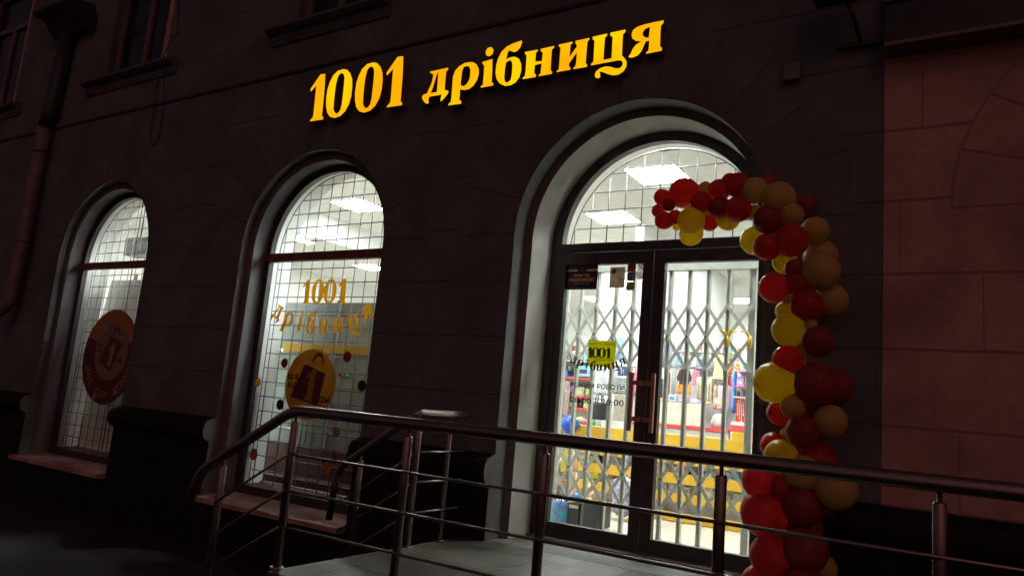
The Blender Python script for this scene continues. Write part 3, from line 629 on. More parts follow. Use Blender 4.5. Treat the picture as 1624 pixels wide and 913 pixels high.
 ('box', 'counter_box', 'box', 'small salmon box, tenth from the left along the cream counter top', -2.675, -2.5749999999999997, 1.896, 1.9849999999999999, 4.06, 0.08, 'e4a890'),
 ('box', 'shelf_pot', 'pot', 'white pot, first from the left on the lowest tier of the left shelf unit', -4.3, -4.245, 1.72, 1.79, 3.1, 0.06, 'e4e6e4'),
 ('bottle', 'shelf_pot', 'pot', 'slate pot, second from the left on the lowest tier of the left shelf unit', -4.2299999999999995, -4.175, 1.72, 1.81, 3.1, 0.06, '7c8894'),
 ('box', 'shelf_pot', 'pot', 'salmon pot, third from the left on the lowest tier of the left shelf unit', -4.16, -4.105, 1.72, 1.83, 3.1, 0.06, 'e4a890'),
 ('bottle', 'shelf_pot', 'pot', 'beige pot, fourth from the left on the lowest tier of the left shelf unit', -4.09, -4.035, 1.72, 1.79, 3.1, 0.06, 'cbb898'),
 ('box', 'shelf_pot', 'pot', 'lilac pot, fifth from the left on the lowest tier of the left shelf unit', -4.02, -3.9649999999999994, 1.72, 1.81, 3.1, 0.06, 'c0b4d8'),
 ('bottle', 'shelf_pot', 'pot', 'rose pot, sixth from the left on the lowest tier of the left shelf unit', -3.9499999999999997, -3.8949999999999996, 1.72, 1.83, 3.1, 0.06, 'e0a0b4'),
 ('box', 'shelf_pot', 'pot', 'pale blue pot, seventh from the left on the lowest tier of the left shelf unit', -3.88, -3.8249999999999997, 1.72, 1.79, 3.1, 0.06, 'b8cce0'),
 ('bottle', 'shelf_carton', 'carton', 'salmon carton, first from the left on the upper tier of the left shelf unit', -4.31, -4.25, 2.275, 2.375, 3.12, 0.06, 'e4a890'),
 ('box', 'shelf_carton', 'carton', 'slate carton, second from the left on the upper tier of the left shelf unit', -4.2379999999999995, -4.178, 2.275, 2.405, 3.12, 0.06, '7c8894'),
 ('box', 'shelf_carton', 'carton', 'white carton, third from the left on the upper tier of the left shelf unit', -4.1659999999999995, -4.106, 2.275, 2.435, 3.12, 0.06, 'e4e6e4'),
 ('bottle', 'shelf_carton', 'carton', 'cream carton, fourth from the left on the upper tier of the left shelf unit', -4.093999999999999, -4.034, 2.275, 2.375, 3.12, 0.06, 'e0d8b8'),
 ('box', 'shelf_carton', 'carton', 'sky carton, fifth from the left on the upper tier of the left shelf unit', -4.021999999999999, -3.9619999999999993, 2.275, 2.405, 3.12, 0.06, '90bcdc'),
 ('box', 'shelf_carton', 'carton', 'mint carton, sixth from the left on the upper tier of the left shelf unit', -3.9499999999999997, -3.8899999999999997, 2.275, 2.435, 3.12, 0.06, 'b8dcc4'),
 ('bottle', 'shelf_carton', 'carton', 'peach carton, seventh from the left on the upper tier of the left shelf unit', -3.8779999999999997, -3.8179999999999996, 2.275, 2.375, 3.12, 0.06, 'ecc0a0'),
 ('box', 'tier_box', 'box', 'lilac box, first from the left on the second yellow tier', -3.72, -3.5900000000000003, 1.12, 1.205, 2.64, 0.06, 'c0b4d8'),
 ('box', 'tier_box', 'box', 'rose box, second from the left on the second yellow tier', -3.45, -3.3200000000000003, 1.12, 1.205, 2.64, 0.06, 'e0a0b4'),
 ('box', 'tier_box', 'box', 'pale blue box, third from the left on the second yellow tier', -3.18, -3.0500000000000003, 1.12, 1.205, 2.64, 0.06, 'b8cce0'),
 ('box', 'tier_box', 'box', 'lemon box, fourth from the left on the second yellow tier', -2.91, -2.7800000000000002, 1.12, 1.205, 2.64, 0.06, 'e8dc80'),
 ('box', 'tier_box', 'box', 'peach box, fifth from the left on the second yellow tier', -2.64, -2.5100000000000002, 1.12, 1.205, 2.64, 0.06, 'ecc0a0'),
 ('box', 'tier_box', 'box', 'mint box, sixth from the left on the second yellow tier', -2.37, -2.24, 1.12, 1.205, 2.64, 0.06, 'b8dcc4'),
 ('box', 'tier_box', 'box', 'sky box, seventh from the left on the second yellow tier', -2.1, -1.9700000000000002, 1.12, 1.205, 2.64, 0.06, '90bcdc'),
 ('box', 'tier_box', 'box', 'cream box, eighth from the left on the second yellow tier', -1.83, -1.7000000000000002, 1.12, 1.205, 2.64, 0.06, 'e0d8b8'),
 ('box', 'tier_box', 'box', 'white box, ninth from the left on the second yellow tier', -1.56, -1.4300000000000002, 1.12, 1.205, 2.64, 0.06, 'e4e6e4'),
 ('box', 'tier_carton', 'box', 'beige item, first from the left on the third yellow tier', -3.64, -3.5500000000000003, 0.92, 1.01, 2.64, 0.06, 'cbb898'),
 ('bottle', 'tier_carton', 'box', 'salmon item, second from the left on the third yellow tier', -3.37, -3.2800000000000002, 0.92, 1.01, 2.64, 0.06, 'e4a890'),
 ('box', 'tier_carton', 'box', 'slate item, third from the left on the third yellow tier', -3.1, -3.0100000000000002, 0.92, 1.01, 2.64, 0.06, '7c8894'),
 ('bottle', 'tier_carton', 'box', 'white item, fourth from the left on the third yellow tier', -2.83, -2.74, 0.92, 1.01, 2.64, 0.06, 'e4e6e4'),
 ('box', 'tier_carton', 'box', 'cream item, fifth from the left on the third yellow tier', -2.56, -2.47, 0.92, 1.01, 2.64, 0.06, 'e0d8b8'),
 ('bottle', 'tier_carton', 'box', 'sky item, sixth from the left on the third yellow tier', -2.29, -2.2, 0.92, 1.01, 2.64, 0.06, '90bcdc'),
 ('box', 'tier_carton', 'box', 'mint item, seventh from the left on the third yellow tier', -2.02, -1.93, 0.92, 1.01, 2.64, 0.06, 'b8dcc4'),
 ('bottle', 'tier_carton', 'box', 'peach item, eighth from the left on the third yellow tier', -1.75, -1.66, 0.92, 1.01, 2.64, 0.06, 'ecc0a0'),
 ('box', 'tier_carton', 'box', 'lemon item, ninth from the left on the third yellow tier', -1.48, -1.39, 0.92, 1.01, 2.64, 0.06, 'e8dc80'),
]
# ------------------------------------------------------------------ setting: ground, landing
m_pave = tiles('pavement_asphalt', (0.019, 0.018, 0.014), (2.4, 1.7), 0.010, 0.8, 0.6, 0.45)
m_landing = tiles('landing_tiles', (0.108, 0.098, 0.078), (0.6, 0.6), 0.009, 0.4, 0.25, 0.35)
m_step = mat('dark_step_stone', (0.03, 0.028, 0.028), 0.6, var=0.25, scale=9)
g = MB().box(-70, 70, -70, 0.4, -0.3, 0.0)
struct(g.build('pavement', m_pave))

lt = thing('entrance_landing', 'low tiled landing in front of the glass doors with steps down its left side', 'landing', (-1.0, -1.0, 0))
b = MB().box(-3.4, 3.4, -1.95, -0.002, 0.0, 0.644, bev=0.006)
b.box(-3.13, -1.2, -0.001, 0.52, 0.3, 0.6435)
b.build('platform', m_landing, lt)
for k in range(3):
    MB().box(-3.7 - .3 * k, -3.402 - .3 * k, -1.95, -0.62, 0.0, 0.483 - .161 * k, bev=0.006).build('step', m_step, lt)
adopt(lt)

# ------------------------------------------------------------------ the building
m_wall = stone('scored_dark_render', (0.135, 0.150, 0.160), ARCHES, 0.55, None, 0.72)
m_pink = stone('scored_pink_render', (0.50, 0.31, 0.29), [(1.2, 1.0)], 0.30, 1.296, 0.62)
m_plinth = mat('black_plinth_paint', (0.010, 0.010, 0.011), 0.6, var=0.3, scale=5, bump=0.25, bscale=40, spec=0.2)
m_reveal = mat('grey_reveal_plaster', (0.42, 0.42, 0.39), 0.8, var=0.16, scale=3.0, bump=0.2, bscale=70)
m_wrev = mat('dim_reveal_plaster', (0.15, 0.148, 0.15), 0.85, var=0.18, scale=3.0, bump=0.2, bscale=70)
m_jamb = mat('dark_aluminium', (0.042, 0.036, 0.038), 0.45, 0.0, var=0.15, scale=8)
m_transom = mat('red_brown_transom', (0.16, 0.055, 0.045), 0.5, var=0.25, scale=7)
m_sill = mat('veined_sill_stone', (0.42, 0.26, 0.24), 0.45, var=0.35, scale=5)
m_white = mat('white_interior_paint', (0.83, 0.845, 0.83), 0.7, var=0.03, scale=1.5)
m_board = mat('white_display_board', (0.66, 0.66, 0.64), 0.6, var=0.05, scale=3)
m_ceil = tiles('ceiling_panels', (0.84, 0.84, 0.82), (0.6, 0.6), 0.008, 0.8, 0.8, 0.06)
m_floor = tiles('cream_floor_tiles', (0.55, 0.50, 0.43), (0.45, 0.45), 0.006, 0.3, 0.6, 0.12)
m_glass = glass_mat()
m_rod = mat('painted_grille_rod', (0.27, 0.28, 0.27), 0.5, var=0.1)
m_gate = mat('white_gate_paint', (0.50, 0.52, 0.47), 0.45, var=0.08, scale=12)
m_trim = mat('dark_stone_moulding', (0.10, 0.105, 0.108), 0.85, var=0.2, scale=6, bump=0.3)
m_oldwin = mat('flaking_window_paint', (0.16, 0.11, 0.11), 0.7, var=0.25, scale=12)
m_darkpane = mat('dark_upper_glass', (0.010, 0.009, 0.010), 0.12, var=0.0)
m_steel = mat('brushed_steel', (0.29, 0.24, 0.235), 0.36, 1.0, var=0.06, scale=4, rvar=0.03)

m_handle = mat('reflection_tinted_handle', (0.42, 0.18, 0.155), 0.35, 0.0, var=0.08)  # brown is the red street reflection on steel, put into the base colour

bld = thing('shop_building', 'long dark building with three arched ground floor openings lit from inside', 'building', (0, 0, 0))
UPW = [(-14.0, -12.5), (-9.98, -8.62), (-6.22, -5.15), (-2.3, -1.2)]
UZ = (5.56, 7.7)
holes = [arch_loop(cx, rr, 0.644 if i == 2 else 0.46) for i, (cx, rr) in enumerate(ARCHES)]
holes += [[(a, UZ[0]), (c, UZ[0]), (c, UZ[1]), (a, UZ[1])] for a, c in UPW]
w = MB().plate([[(-17, 0.0), (-0.46, 0.0), (-0.46, 9.0), (-17, 9.0)]] + holes, 0.0, 0.18, 0, [0, 2, 2, 2, 0], back=False)
w.build('wall', [m_wall, m_reveal, m_wrev], bld, fix=False)
w = MB().plate([[(-0.458, 0.0), (9, 0.0), (9, 9.0), (-0.458, 9.0)]], -0.004, 0.18, 0)
w.build('painted_wall', m_pink, bld)

def torus_prof():
    p = [(0.05, 0.0), (-0.05, 0.0), (-0.05, 1.055), (-0.072, 1.062)]
    p += [(-0.075 - 0.062 * math.cos(R(t)), 1.165 + 0.10 * math.sin(R(t))) for t in range(-78, 79, 12)]
    p += [(-0.05, 1.275), (-0.028, 1.29), (0.05, 1.292)]
    return p
for x0, x1 in ((-17, -10.335), (-8.33, -6.615), (-4.61, -3.184), (-1.153, 9)):
    MB().extrude_x(torus_prof(), x0, x1).build('plinth', m_plinth, bld)
    if x1 < 0: MB().extrude_x(torus_prof(), x1 + .0005, x1 + .004).build('plinth_end', m_wrev, bld)
for x0, x1 in ((-10.330, -8.328), (-6.610, -4.608)):
    MB().box(x0, x1, -0.046, 0.05, 0, 0.47).build('plinth', m_plinth, bld)
sc = [(0.05, 4.985), (-0.015, 4.985), (-0.03, 5.005), (-0.03, 5.045), (-0.01, 5.06), (0.05, 5.06)]
MB().extrude_x(sc, -17, -0.47).build('string_course', m_trim, bld)

# arch surrounds
for i, (cx, rr) in enumerate(ARCHES):
    ri = 0.944 if i == 2 else 0.92
    y0 = 0.18 if i == 2 else 0.10
    z0 = 0.63 if i == 2 else 0.50
    MB().plate([arch_loop(cx, rr + .03, z0 - .06), arch_loop(cx, ri, z0)], y0, 0.61 if i == 2 else .272, 0, [0, 1 if i == 2 else 0]).build('arch_surround', [m_wrev, m_reveal], bld, fix=False)
    if i < 2: MB().plate([arch_loop(cx, rr + .03, .50), arch_loop(cx, ri, .58)], .328, .611).build('inner_reveal', m_white, bld)

# upper windows
for k, (a, c) in enumerate(UPW):
    wn = MB().plate([[(a - .02, UZ[0] - .02), (c + .02, UZ[0] - .02), (c + .02, UZ[1]), (a - .02, UZ[1])],
                     [(a + .08, UZ[0] + .07), ((a + c) / 2 - .04, UZ[0] + .07), ((a + c) / 2 - .04, UZ[1] - .7), (a + .08, UZ[1] - .7)],
                     [((a + c) / 2 + .04, UZ[0] + .07), (c - .14, UZ[0] + .07), (c - .14, UZ[1] - .7), ((a + c) / 2 + .04, UZ[1] - .7)],
                     [(a + .08, UZ[1] - .62), (c - .14, UZ[1] - .62), (c - .14, UZ[1] - .08), (a + .08, UZ[1] - .08)]], 0.10, 0.16)
    fr = wn.build('window', m_oldwin, bld)
    MB().box(a, c, 0.135, 0.15, UZ[0], UZ[1] - .02).build('pane', m_darkpane, fr)
    MB().box(c - .20, c - .004, .06, .098, UZ[0] + .002, UZ[1] - .02).build('jamb_board', mat('pale_jamb_paint', (0.46, 0.30, 0.29), 0.7, var=0.3, scale=10), fr)
    p = [(0.06, 5.36), (-0.02, 5.36), (-0.05, 5.42), (-0.05, 5.45), (-0.10, 5.47), (-0.14, 5.50), (-0.14, 5.53), (0.09, 5.56), (0.09, 5.40)]
    MB().extrude_x(p, a - .36, c + .30).build('sill', m_trim, fr)

# ground floor display windows
def grille(cx, r, z0, z1, xs, zs, y, arch=True, zs0=SPRING):
    m = MB(); q = 0.0054
    for x in xs:
        if abs(x - cx) >= r: continue
        top = zs0 + math.sqrt(r * r - (x - cx) ** 2)
        m.tube([(x, y, z0), (x, y, top)], q, 6)
    for z in zs:
        h = r if z <= zs0 else (math.sqrt(r * r - (z - zs0) ** 2) if z - zs0 < r else 0)
        if h > .05: m.tube([(cx - h, y + .007, z), (cx + h, y + .007, z)], q, 6)
    m.tube([(p[0], y - .004, p[1]) for p in arc(cx, zs0, r, 0, 180, 36)], .006, 6)
    if z0 < zs0 - .3:
        for s in (-1, 1): m.tube([(cx + s * r, y - .004, z0), (cx + s * r, y - .004, zs0)], .006, 6)
    return m

win_parts = []
for cx in (-9.33, -5.61):
    f = MB().plate([arch_loop(cx, .93, .545), [(cx - .85, .64), (cx + .85, .64), (cx + .85, 2.995), (cx - .85, 2.995)],
                    [(cx - .85, 3.07)] + [(cx + .85, 3.07)] + arc(cx, SPRING + .002, .85, 1, 179, 36)], .27, .33)
    win = f.build('window', m_jamb, bld)
    MB().box(cx - .925, cx + .925, .258, .336, 2.985, 3.074, bev=.006).build('transom', m_transom, win)
    MB().plate([arch_loop(cx, .87, .60)], .298, .303).build('pane', m_glass, win)
    sl = [(.268, .555), (-.10, .515), (-.118, .508), (-.118, .468), (-.10, .46), (.268, .46)]
    MB().extrude_x(sl, cx - 1.10, cx + .955).build('sill', m_sill, win)
    grille(cx, .88, .65, 0, [cx - .82 + .157 * k for k in range(12)], [.78 + .1535 * k for k in range(22)], .42).build('security_grille', m_rod, win)
    MB().box(cx - .915, cx + .915, .337, .64, .585, .632).build('inner_sill', mat('dark_inner_sill', (0.060, 0.034, 0.032), 0.6, var=0.2), win)
    win_parts.append(win)

# entrance frame and doors
DX = -2.166
f = MB().plate([arch_loop(DX, .956, .645), [(-3.035, .662), (-1.297, .662), (-1.297, 3.02), (-3.035, 3.02)],
                [(DX - .85, 3.094), (DX + .85, 3.094)] + arc(DX, SPRING + .02, .845, 1, 179, 40)], .52, .60)
dfr = f.build('door_frame', m_jamb, bld)
MB().box(-3.02, -1.31, .513, .519, 3.03, 3.085).build('transom_cover', m_jamb, dfr)
MB().plate([[(DX - .86, 3.08), (DX + .86, 3.08)] + arc(DX, SPRING + .02, .86, 0, 180, 40)], .56, .566).build('fanlight_pane', m_glass, dfr)
grille(DX, .855, 3.10, 0, [-2.99 + .1555 * k for k in range(12)], [3.11 + .162 * k for k in range(6)], .70).build('security_grille', m_rod, dfr)
MB().box(-3.10, -1.23, .44, .66, .640, .6615).build('threshold', m_steel, dfr)

doors = []
for x0, x1, g0, g1 in ((-3.030, -2.171, -2.965, -2.258), (-2.163, -1.302, -2.072, -1.343)):
    f = MB().plate([[(x0, .668), (x1, .668), (x1, 3.014), (x0, 3.014)], [(g0, .775), (g1, .775), (g1, 2.914), (g0, 2.914)]], .535, .595)
    d = f.build('door', m_jamb, bld)
    MB().box(g0 - .01, g1 + .01, .568, .574, .77, 2.92).build('glass_pane', m_glass, d)
    s = 1 if x0 < -2.5 else -1
    hx = -2.272 if s > 0 else -2.112 + .05
    if s < 0: hx = -2.090
    h = MB().box(hx - .014, hx + .014, .455, .483, 1.565, 2.02, bev=.003)
    for z in (1.66, 1.94):
        e = -2.205 if s > 0 else -2.150
        h.box(min(hx, e) - .008, max(hx, e) + .008, .470, .482, z - .017, z + .017)
        h.box(e - .016, e + .016, .480, .536, z - .017, z + .017)
    h.build('handle', m_handle, d)
    for z in (1.0, 2.62, 2.80):
        hgx = x0 - .012 if s > 0 else x1 + .012
        MB().lathe([(.011, 0), (.013, .01), (.013, .08), (.011, .09)], (hgx, .524, z), n=10).build('hinge', m_jamb, d)
    doors.append(d)

# ------------------------------------------------------------------ shop interior shell (parts of the building)
iw = MB().plate([[(-14, .45), (4.5, .45), (4.5, 4.55), (-14, 4.55)]] +
                [arch_loop(cx, .92 if i < 2 else .944, .58 if i < 2 else .641) for i, (cx, rr) in enumerate(ARCHES)], .605, .63)
iw.box(-14.1, -14, .6, 14, .5, 4.55).box(4.5, 4.6, .6, 14, .5, 4.55).box(-14, 4.5, 14, 14.1, .5, 4.55)
iw.build('interior_wall', m_white, bld, fix=False)
MB().box(-4.22, -4.1, 5.0, 10.0, .65, 4.5).build('partition_wall', m_white, bld)
MB().box(-9.4, -9.0, 3.2, 9.5, 4.08, 4.5).build('ceiling_beam', m_white, bld)
MB().box(-14, 4.5, .60, 14, .5, .65).build('shop_floor', m_floor, bld)
MB().box(-14, 4.5, .60, 14, 4.5, 4.6).build('shop_ceiling', m_ceil, bld)
MB().box(-17, 9, .64, .7, 4.62, 9).box(-17, -14.2, .2, .3, 0, 5).build('upper_back_wall', m_white, bld)

# ceiling light panels
m_panel = emit('led_panel_glow', (0.94, 1.0, 0.975), 120.0)
m_pframe = mat('white_panel_frame', (0.8, 0.8, 0.8), 0.5, var=0)
LP = [(-7.95, 3.0, 'beyond the middle window, at its upper right'), (-4.4, 4.55, 'behind the left of the arched fanlight'), (-3.1, 2.9, 'behind the top of the arched fanlight'),
      (-1.2, 4.6, 'behind the balloon end of the fanlight'), (-2.6, 7.6, 'over the middle aisle of the shop'), (-4.5, 12.0, 'deep in the shop, behind the right door leaf'),
      (-8.0, 11.7, 'deep in the shop, behind the left door leaf'), (-6.6, 8.4, 'behind the black security notice'), (-11.6, 7.3, 'just under the transom of the middle window'),
      (-10.9, 4.7, 'low at the left of the middle window arch'), (-5.4, 6.3, 'low in the fanlight beside the left jamb'), (1.4, 3.0, 'over the right end of the shop'),
      (-9.7, 1.7, 'added unseen above the left window display to light its niche'), (-5.2, 2.0, 'added unseen above the middle window display to light its niche'),  # two unseen panels added to light the window niches
      (-2.35, 0.95, 'added unseen inside the entrance to light the gate')]  # last panel is unseen, added to light the street side of the gate
l0 = None
for x, y, wh in LP:
    lab = 'square white ceiling light panel ' + wh
    if l0 is None:
        l0 = thing('ceiling_light', lab, 'ceiling light', (0, 0, 0), 'ceiling light panels')
        f = MB()
        for s in (-1, 1):
            f.box(-.315, .315, s * .3075 - .0075, s * .3075 + .0075, -.02, -.002).box(s * .3075 - .0075, s * .3075 + .0075, -.2999, .2999, -.02, -.002)
        f.build('frame', m_pframe, l0)
        MB().box(-.2995, .2995, -.2995, .2995, -.015, -.003).build('diffuser', m_panel, l0)
        if '_w' in l0: del l0['_w']
        o = l0
    else:
        o = l0.copy(); COL.objects.link(o)
        for c in list(l0.children):
            q = c.copy(); COL.objects.link(q); q.parent = o
        o['label'] = lab
    o.location = (x, y, 4.5)
# ------------------------------------------------------------------ illuminated letters on the facade
def sign_face():
    a = NT('glowing_letter_face')
    f = a.ramp(a.noise(2.0, 2, a.obj()), 0.42, 0.72)
    c = a.mix(f, (1.0, 0.41, 0.0, 1), (1.0, 0.62, 0.0, 1))
    a.p.inputs['Base Color'].default_value = (0.5, 0.3, 0.02, 1)
    a.put(a.p.inputs['Emission Color'], c)
    a.p.inputs['Emission Strength'].default_value = 1.05
    return a.m
m_face = sign_face()
m_return = mat('dark_letter_return', (0.24, 0.13, 0.07), 0.25, var=0.1)
sg = thing('illuminated_sign', 'glowing amber shop name letters mounted above the arches', 'sign', (-4.0, 0, SIGN_BASE))
for ch, x in SIGN:
    loops = [[(x + p[0], SIGN_BASE + p[1]) for p in l] for l in GLYPH[ch]]
    m = MB(); glyph_plate(m, ch, loops, -.085, -.004, 0, 1)
    m.build('letter', [m_face, m_return], sg, fix=False)
adopt(sg)

# ------------------------------------------------------------------ stickers on the glass
m_gold = thin('gold_vinyl', (0.86, 0.56, 0.010), 0.66)
m_amber = thin('amber_vinyl', (0.62, 0.41, 0.025), 0.40)
m_orange = thin('orange_vinyl', (0.42, 0.19, 0.02), 0.12)
m_maroon = thin('maroon_vinyl', (0.13, 0.012, 0.018), 0.2)
m_redv = thin('red_vinyl', (0.30, 0.012, 0.02), 0.25)
m_blackv = mat('black_vinyl', (0.012, 0.011, 0.012), 0.4, var=0)
m_cream = thin('cream_vinyl', (0.25, 0.18, 0.185), 0.15)
m_brownv = mat('brown_door_vinyl', (0.075, 0.062, 0.045), 0.5, var=0)
m_yellowp = thin('yellow_paper', (0.76, 0.76, 0.03), 0.62)

def arc_word(mb, centres, k, y, mi=0, kx=None, y1=None):
    """letters of the word along a curve; each letter turned to face the circle centre"""
    (xa, za), (xb, zb), (xc, zc) = centres[0], centres[len(centres) // 2], centres[-1]
    d = 2 * (xa * (zb - zc) + xb * (zc - za) + xc * (za - zb))
    ux = ((xa ** 2 + za ** 2) * (zb - zc) + (xb ** 2 + zb ** 2) * (zc - za) + (xc ** 2 + zc ** 2) * (za - zb)) / d
    uz = ((xa ** 2 + za ** 2) * (xc - xb) + (xb ** 2 + zb ** 2) * (xa - xc) + (xc ** 2 + zc ** 2) * (xb - xa)) / d
    for ch, (x, z) in zip('дрібниця', centres):
        rot = math.atan2(uz - z, ux - x) - math.pi / 2
        off = -0.125 * k
        loops = glyph_loops(ch, x - off * math.sin(rot), z + off * math.cos(rot), k, rot, kx=kx)
        glyph_plate(mb, ch, loops, y, y1 if y1 is not None else y + .001, mi)

YW = .2955                                              # outer face of the shop window panes
w2 = win_parts[1]
mb = MB()
for ch, x in zip('1001', (-5.86, -5.69, -5.515, -5.345)):
    glyph_plate(mb, ch, glyph_loops(ch, x, 2.558, .50), YW, YW + .001)
arc_word(mb, [(-6.247, 2.452), (-6.07, 2.372), (-5.891, 2.335), (-5.73, 2.318), (-5.548, 2.311), (-5.35, 2.322), (-5.146, 2.356), (-4.978, 2.445)], .60, YW, kx=.50)
mb.build('lettering', m_gold, w2, fix=False)
# round price sticker with a bag
cx, cz, r = -5.64, 1.715, .355
mb = MB().plate([circle(cx, cz, r, 40)], YW, YW + .001, 0)
bagq = [(cx - .25, cz - .14), (cx + .14, cz - .205), (cx + .205, cz + .113), (cx - .10, cz + .20)]
mb.plate([bagq], YW - .0012, YW - .0006, 1)
h = [(cx + .002, cz + .205)] + [(cx + .085 + .085 * math.cos(t), cz + .215 + .105 * math.sin(t)) for t in [R(170 - 15 * k) for k in range(12)]] + [(cx + .157, cz + .165)] + \
    [(cx + .088 + .062 * math.cos(t), cz + .215 + .068 * math.sin(t)) for t in [R(10 + 15 * k) for k in range(11)]]
mb.plate([h], YW - .0012, YW - .0006, 2)
glyph_plate(mb, '1', glyph_loops('1', cx - .01, cz - .13, .62, R(-8)), YW - .0026, YW - .0018, 3)
put_text(mb, 'все', cx - .325, cz + .035, YW - .0022, size=.095, mi=4, bold=.02)
put_text(mb, 'від', cx - .310, cz - .045, YW - .0022, size=.095, mi=4, bold=.02)
put_text(mb, 'грн.', cx + .150, cz - .165, YW - .0022, size=.095, mi=4, bold=.02)
mb.build('price_sticker', [m_amber, m_maroon, m_redv, m_gold, m_blackv], w2, fix=False)
for x, z, r, mm in ((-6.045, 1.909, .05, m_redv), (-5.169, 2.009, .055, m_redv), (-6.409, 1.687, .045, m_gold), (-6.028, 1.484, .055, m_blackv),
                    (-4.937, 1.742, .055, m_blackv), (-5.198, 1.281, .05, m_orange), (-5.266, .941, .06, m_orange), (-6.324, .952, .06, m_orange)):
    MB().plate([circle(x, z, r, 20)], YW, YW + .001).build('dot_sticker', mm, w2, fix=False)

# big round sticker on the left window
w1 = win_parts[0]
cx, cz, r = -9.26, 1.85, .60
mb = MB().plate([circle(cx, cz, r, 48)], YW, YW + .001, 0)
top = [p for p in circle(cx, cz, r, 96) if p[1] > cz + .20]
top.sort(key=lambda p: -p[0])
mb.plate([top + [(cx - .45, cz + .22), (cx - .25, cz + .14), (cx, cz + .25), (cx + .3, cz + .12), (cx + .5, cz + .26)]], YW - .0012, YW - .0006, 1)
mb.plate([circle(cx + .03, cz + .06, .36, 40)], YW - .0024, YW - .0018, 2)
mb.plate([[(cx - .23, cz - .078), (cx + .074, cz - .18), (cx + .254, cz + .174), (cx - .026, cz + .26)]], YW - .0036, YW - .003, 0)
glyph_plate(mb, '1', glyph_loops('1', cx + .01, cz - .09, .56, R(-12)), YW - .005, YW - .0042, 3)
h = [(cx + .02 + .085 * math.cos(R(t)), cz + .26 + .10 * math.sin(R(t))) for t in range(170, -10, -15)] + [(cx + .02 + .06 * math.cos(R(t)), cz + .255 + .06 * math.sin(R(t))) for t in range(0, 175, 15)]
mb.plate([[(p[0] + .07, p[1] + .01) for p in h]], YW - .0036, YW - .003, 0)
put_text(mb, 'все', cx - .29, cz + .11, YW - .0046, size=.075, mi=0, bold=.02)
put_text(mb, 'від', cx - .28, cz + .045, YW - .0046, size=.075, mi=0, bold=.02)
put_text(mb, 'грн', cx + .17, cz - .06, YW - .0046, size=.075, mi=0, bold=.02)
word = 'ВСЕ ДЛЯ ДОМУ'
for k, c in enumerate(word):
    if c == ' ': continue
    t = R(202 + 136 * k / (len(word) - 1))
    put_text(mb, c, cx + .525 * math.cos(t), cz + .525 * math.sin(t), YW - .0012, size=.125, rot=t + math.pi / 2, mi=3, bold=.012, centre=True)
for x, z, a, b2 in ((-.19, .37, .06, .06), (.43, .26, .07, .07), (-.19, -.54, .035, .045), (.26, -.43, .03, .03), (-.38, -.18, .02, .02)):
    mb.plate([circle(cx + x, cz + z, a, 16, b2)], YW - .0030, YW - .0024, 3)
mb.build('round_sticker', [m_maroon, m_orange, m_cream, thin('pale_print_vinyl', (0.36, 0.28, 0.24), 0.12)], w1, fix=False)

# door stickers
YD = .5655
dl = doors[0]
mb = MB()
for ch, x in zip('1001', (-2.695, -2.643, -2.585, -2.530)):
    glyph_plate(mb, ch, glyph_loops(ch, x, 2.136, .170, kx=.20), YD - .004, YD - .003)
arc_word(mb, [(-2.834, 2.106), (-2.774, 2.083), (-2.715, 2.068), (-2.658, 2.058), (-2.601, 2.054), (-2.532, 2.060), (-2.46, 2.078), (-2.398, 2.103)], .21, YD - .004, kx=.20)
mb.build('lettering', m_brownv, dl, fix=False)
mb = MB()
put_text(mb, 'РЕЖИМ РОБОТИ', -2.856, 1.880, YD, size=.052, mi=0, bold=.02)
vs, fs, wd = text_tris('РЕЖИМ РОБОТИ', .02)
mb = MB(); put_text(mb, 'РЕЖИМ РОБОТИ', -2.856, 1.878, YD, size=.052, width=.488, bold=.02)
put_text(mb, '08:00 - 20:00', -2.854, 1.750, YD, size=.070, width=.488, bold=.01)
mb.build('opening_hours', m_brownv, dl, fix=False)
mb = MB().plate([[(-2.717, 2.069), (-2.474, 2.049), (-2.462, 2.268), (-2.715, 2.277)]], YD, YD + .0008, 0)
put_text(mb, 'требуется продавец', -2.708, 2.238, YD - .001, size=.026, width=.235, mi=1)
put_text(mb, '0630417596', -2.640, 2.104, YD - .001, size=.030, width=.15, mi=1)
mb.build('paper_notice', [m_yellowp, m_brownv], dl, fix=False)
# security notice
m_note = mat('black_notice', (0.018, 0.012, 0.013), 0.35, var=0)
m_bronze = mat('bronze_print', (0.95, 0.52, 0.32), 0.5, var=0)  # bronze and pale print brightened in place of light shining through the letters
m_dimred = mat('dim_red_print', (0.10, 0.025, 0.02), 0.5, var=0)
m_pale = mat('pale_print', (0.75, 0.60, 0.60), 0.5, var=0)
mb = MB().plate([[(-2.967, 2.703), (-2.675, 2.703), (-2.675, 2.918), (-2.967, 2.918)]], YD, YD + .0008, 0)
mb.plate([[(-2.962, 2.862), (-2.865, 2.862), (-2.865, 2.878), (-2.962, 2.878)]], YD - .001, YD - .0005, 2)
mb.plate([[(-2.775, 2.862), (-2.68, 2.862), (-2.68, 2.878), (-2.775, 2.878)]], YD - .001, YD - .0005, 2)
mb.plate([[(-2.84, 2.86), (-2.82, 2.85), (-2.80, 2.86), (-2.80, 2.89), (-2.84, 2.89)]], YD - .001, YD - .0005, 3)
put_text(mb, "ОБ'ЄКТ ПІД", -2.90, 2.815, YD - .001, size=.028, width=.155, mi=1, bold=.03)
put_text(mb, 'ОХОРОНОЮ', -2.945, 2.773, YD - .001, size=.038, width=.245, mi=1, bold=.035)
put_text(mb, '0 800 500 112', -2.895, 2.748, YD - .001, size=.018, width=.14, mi=2)
put_text(mb, '...............', -2.955, 2.716, YD - .001, size=.018, width=.25, mi=2)
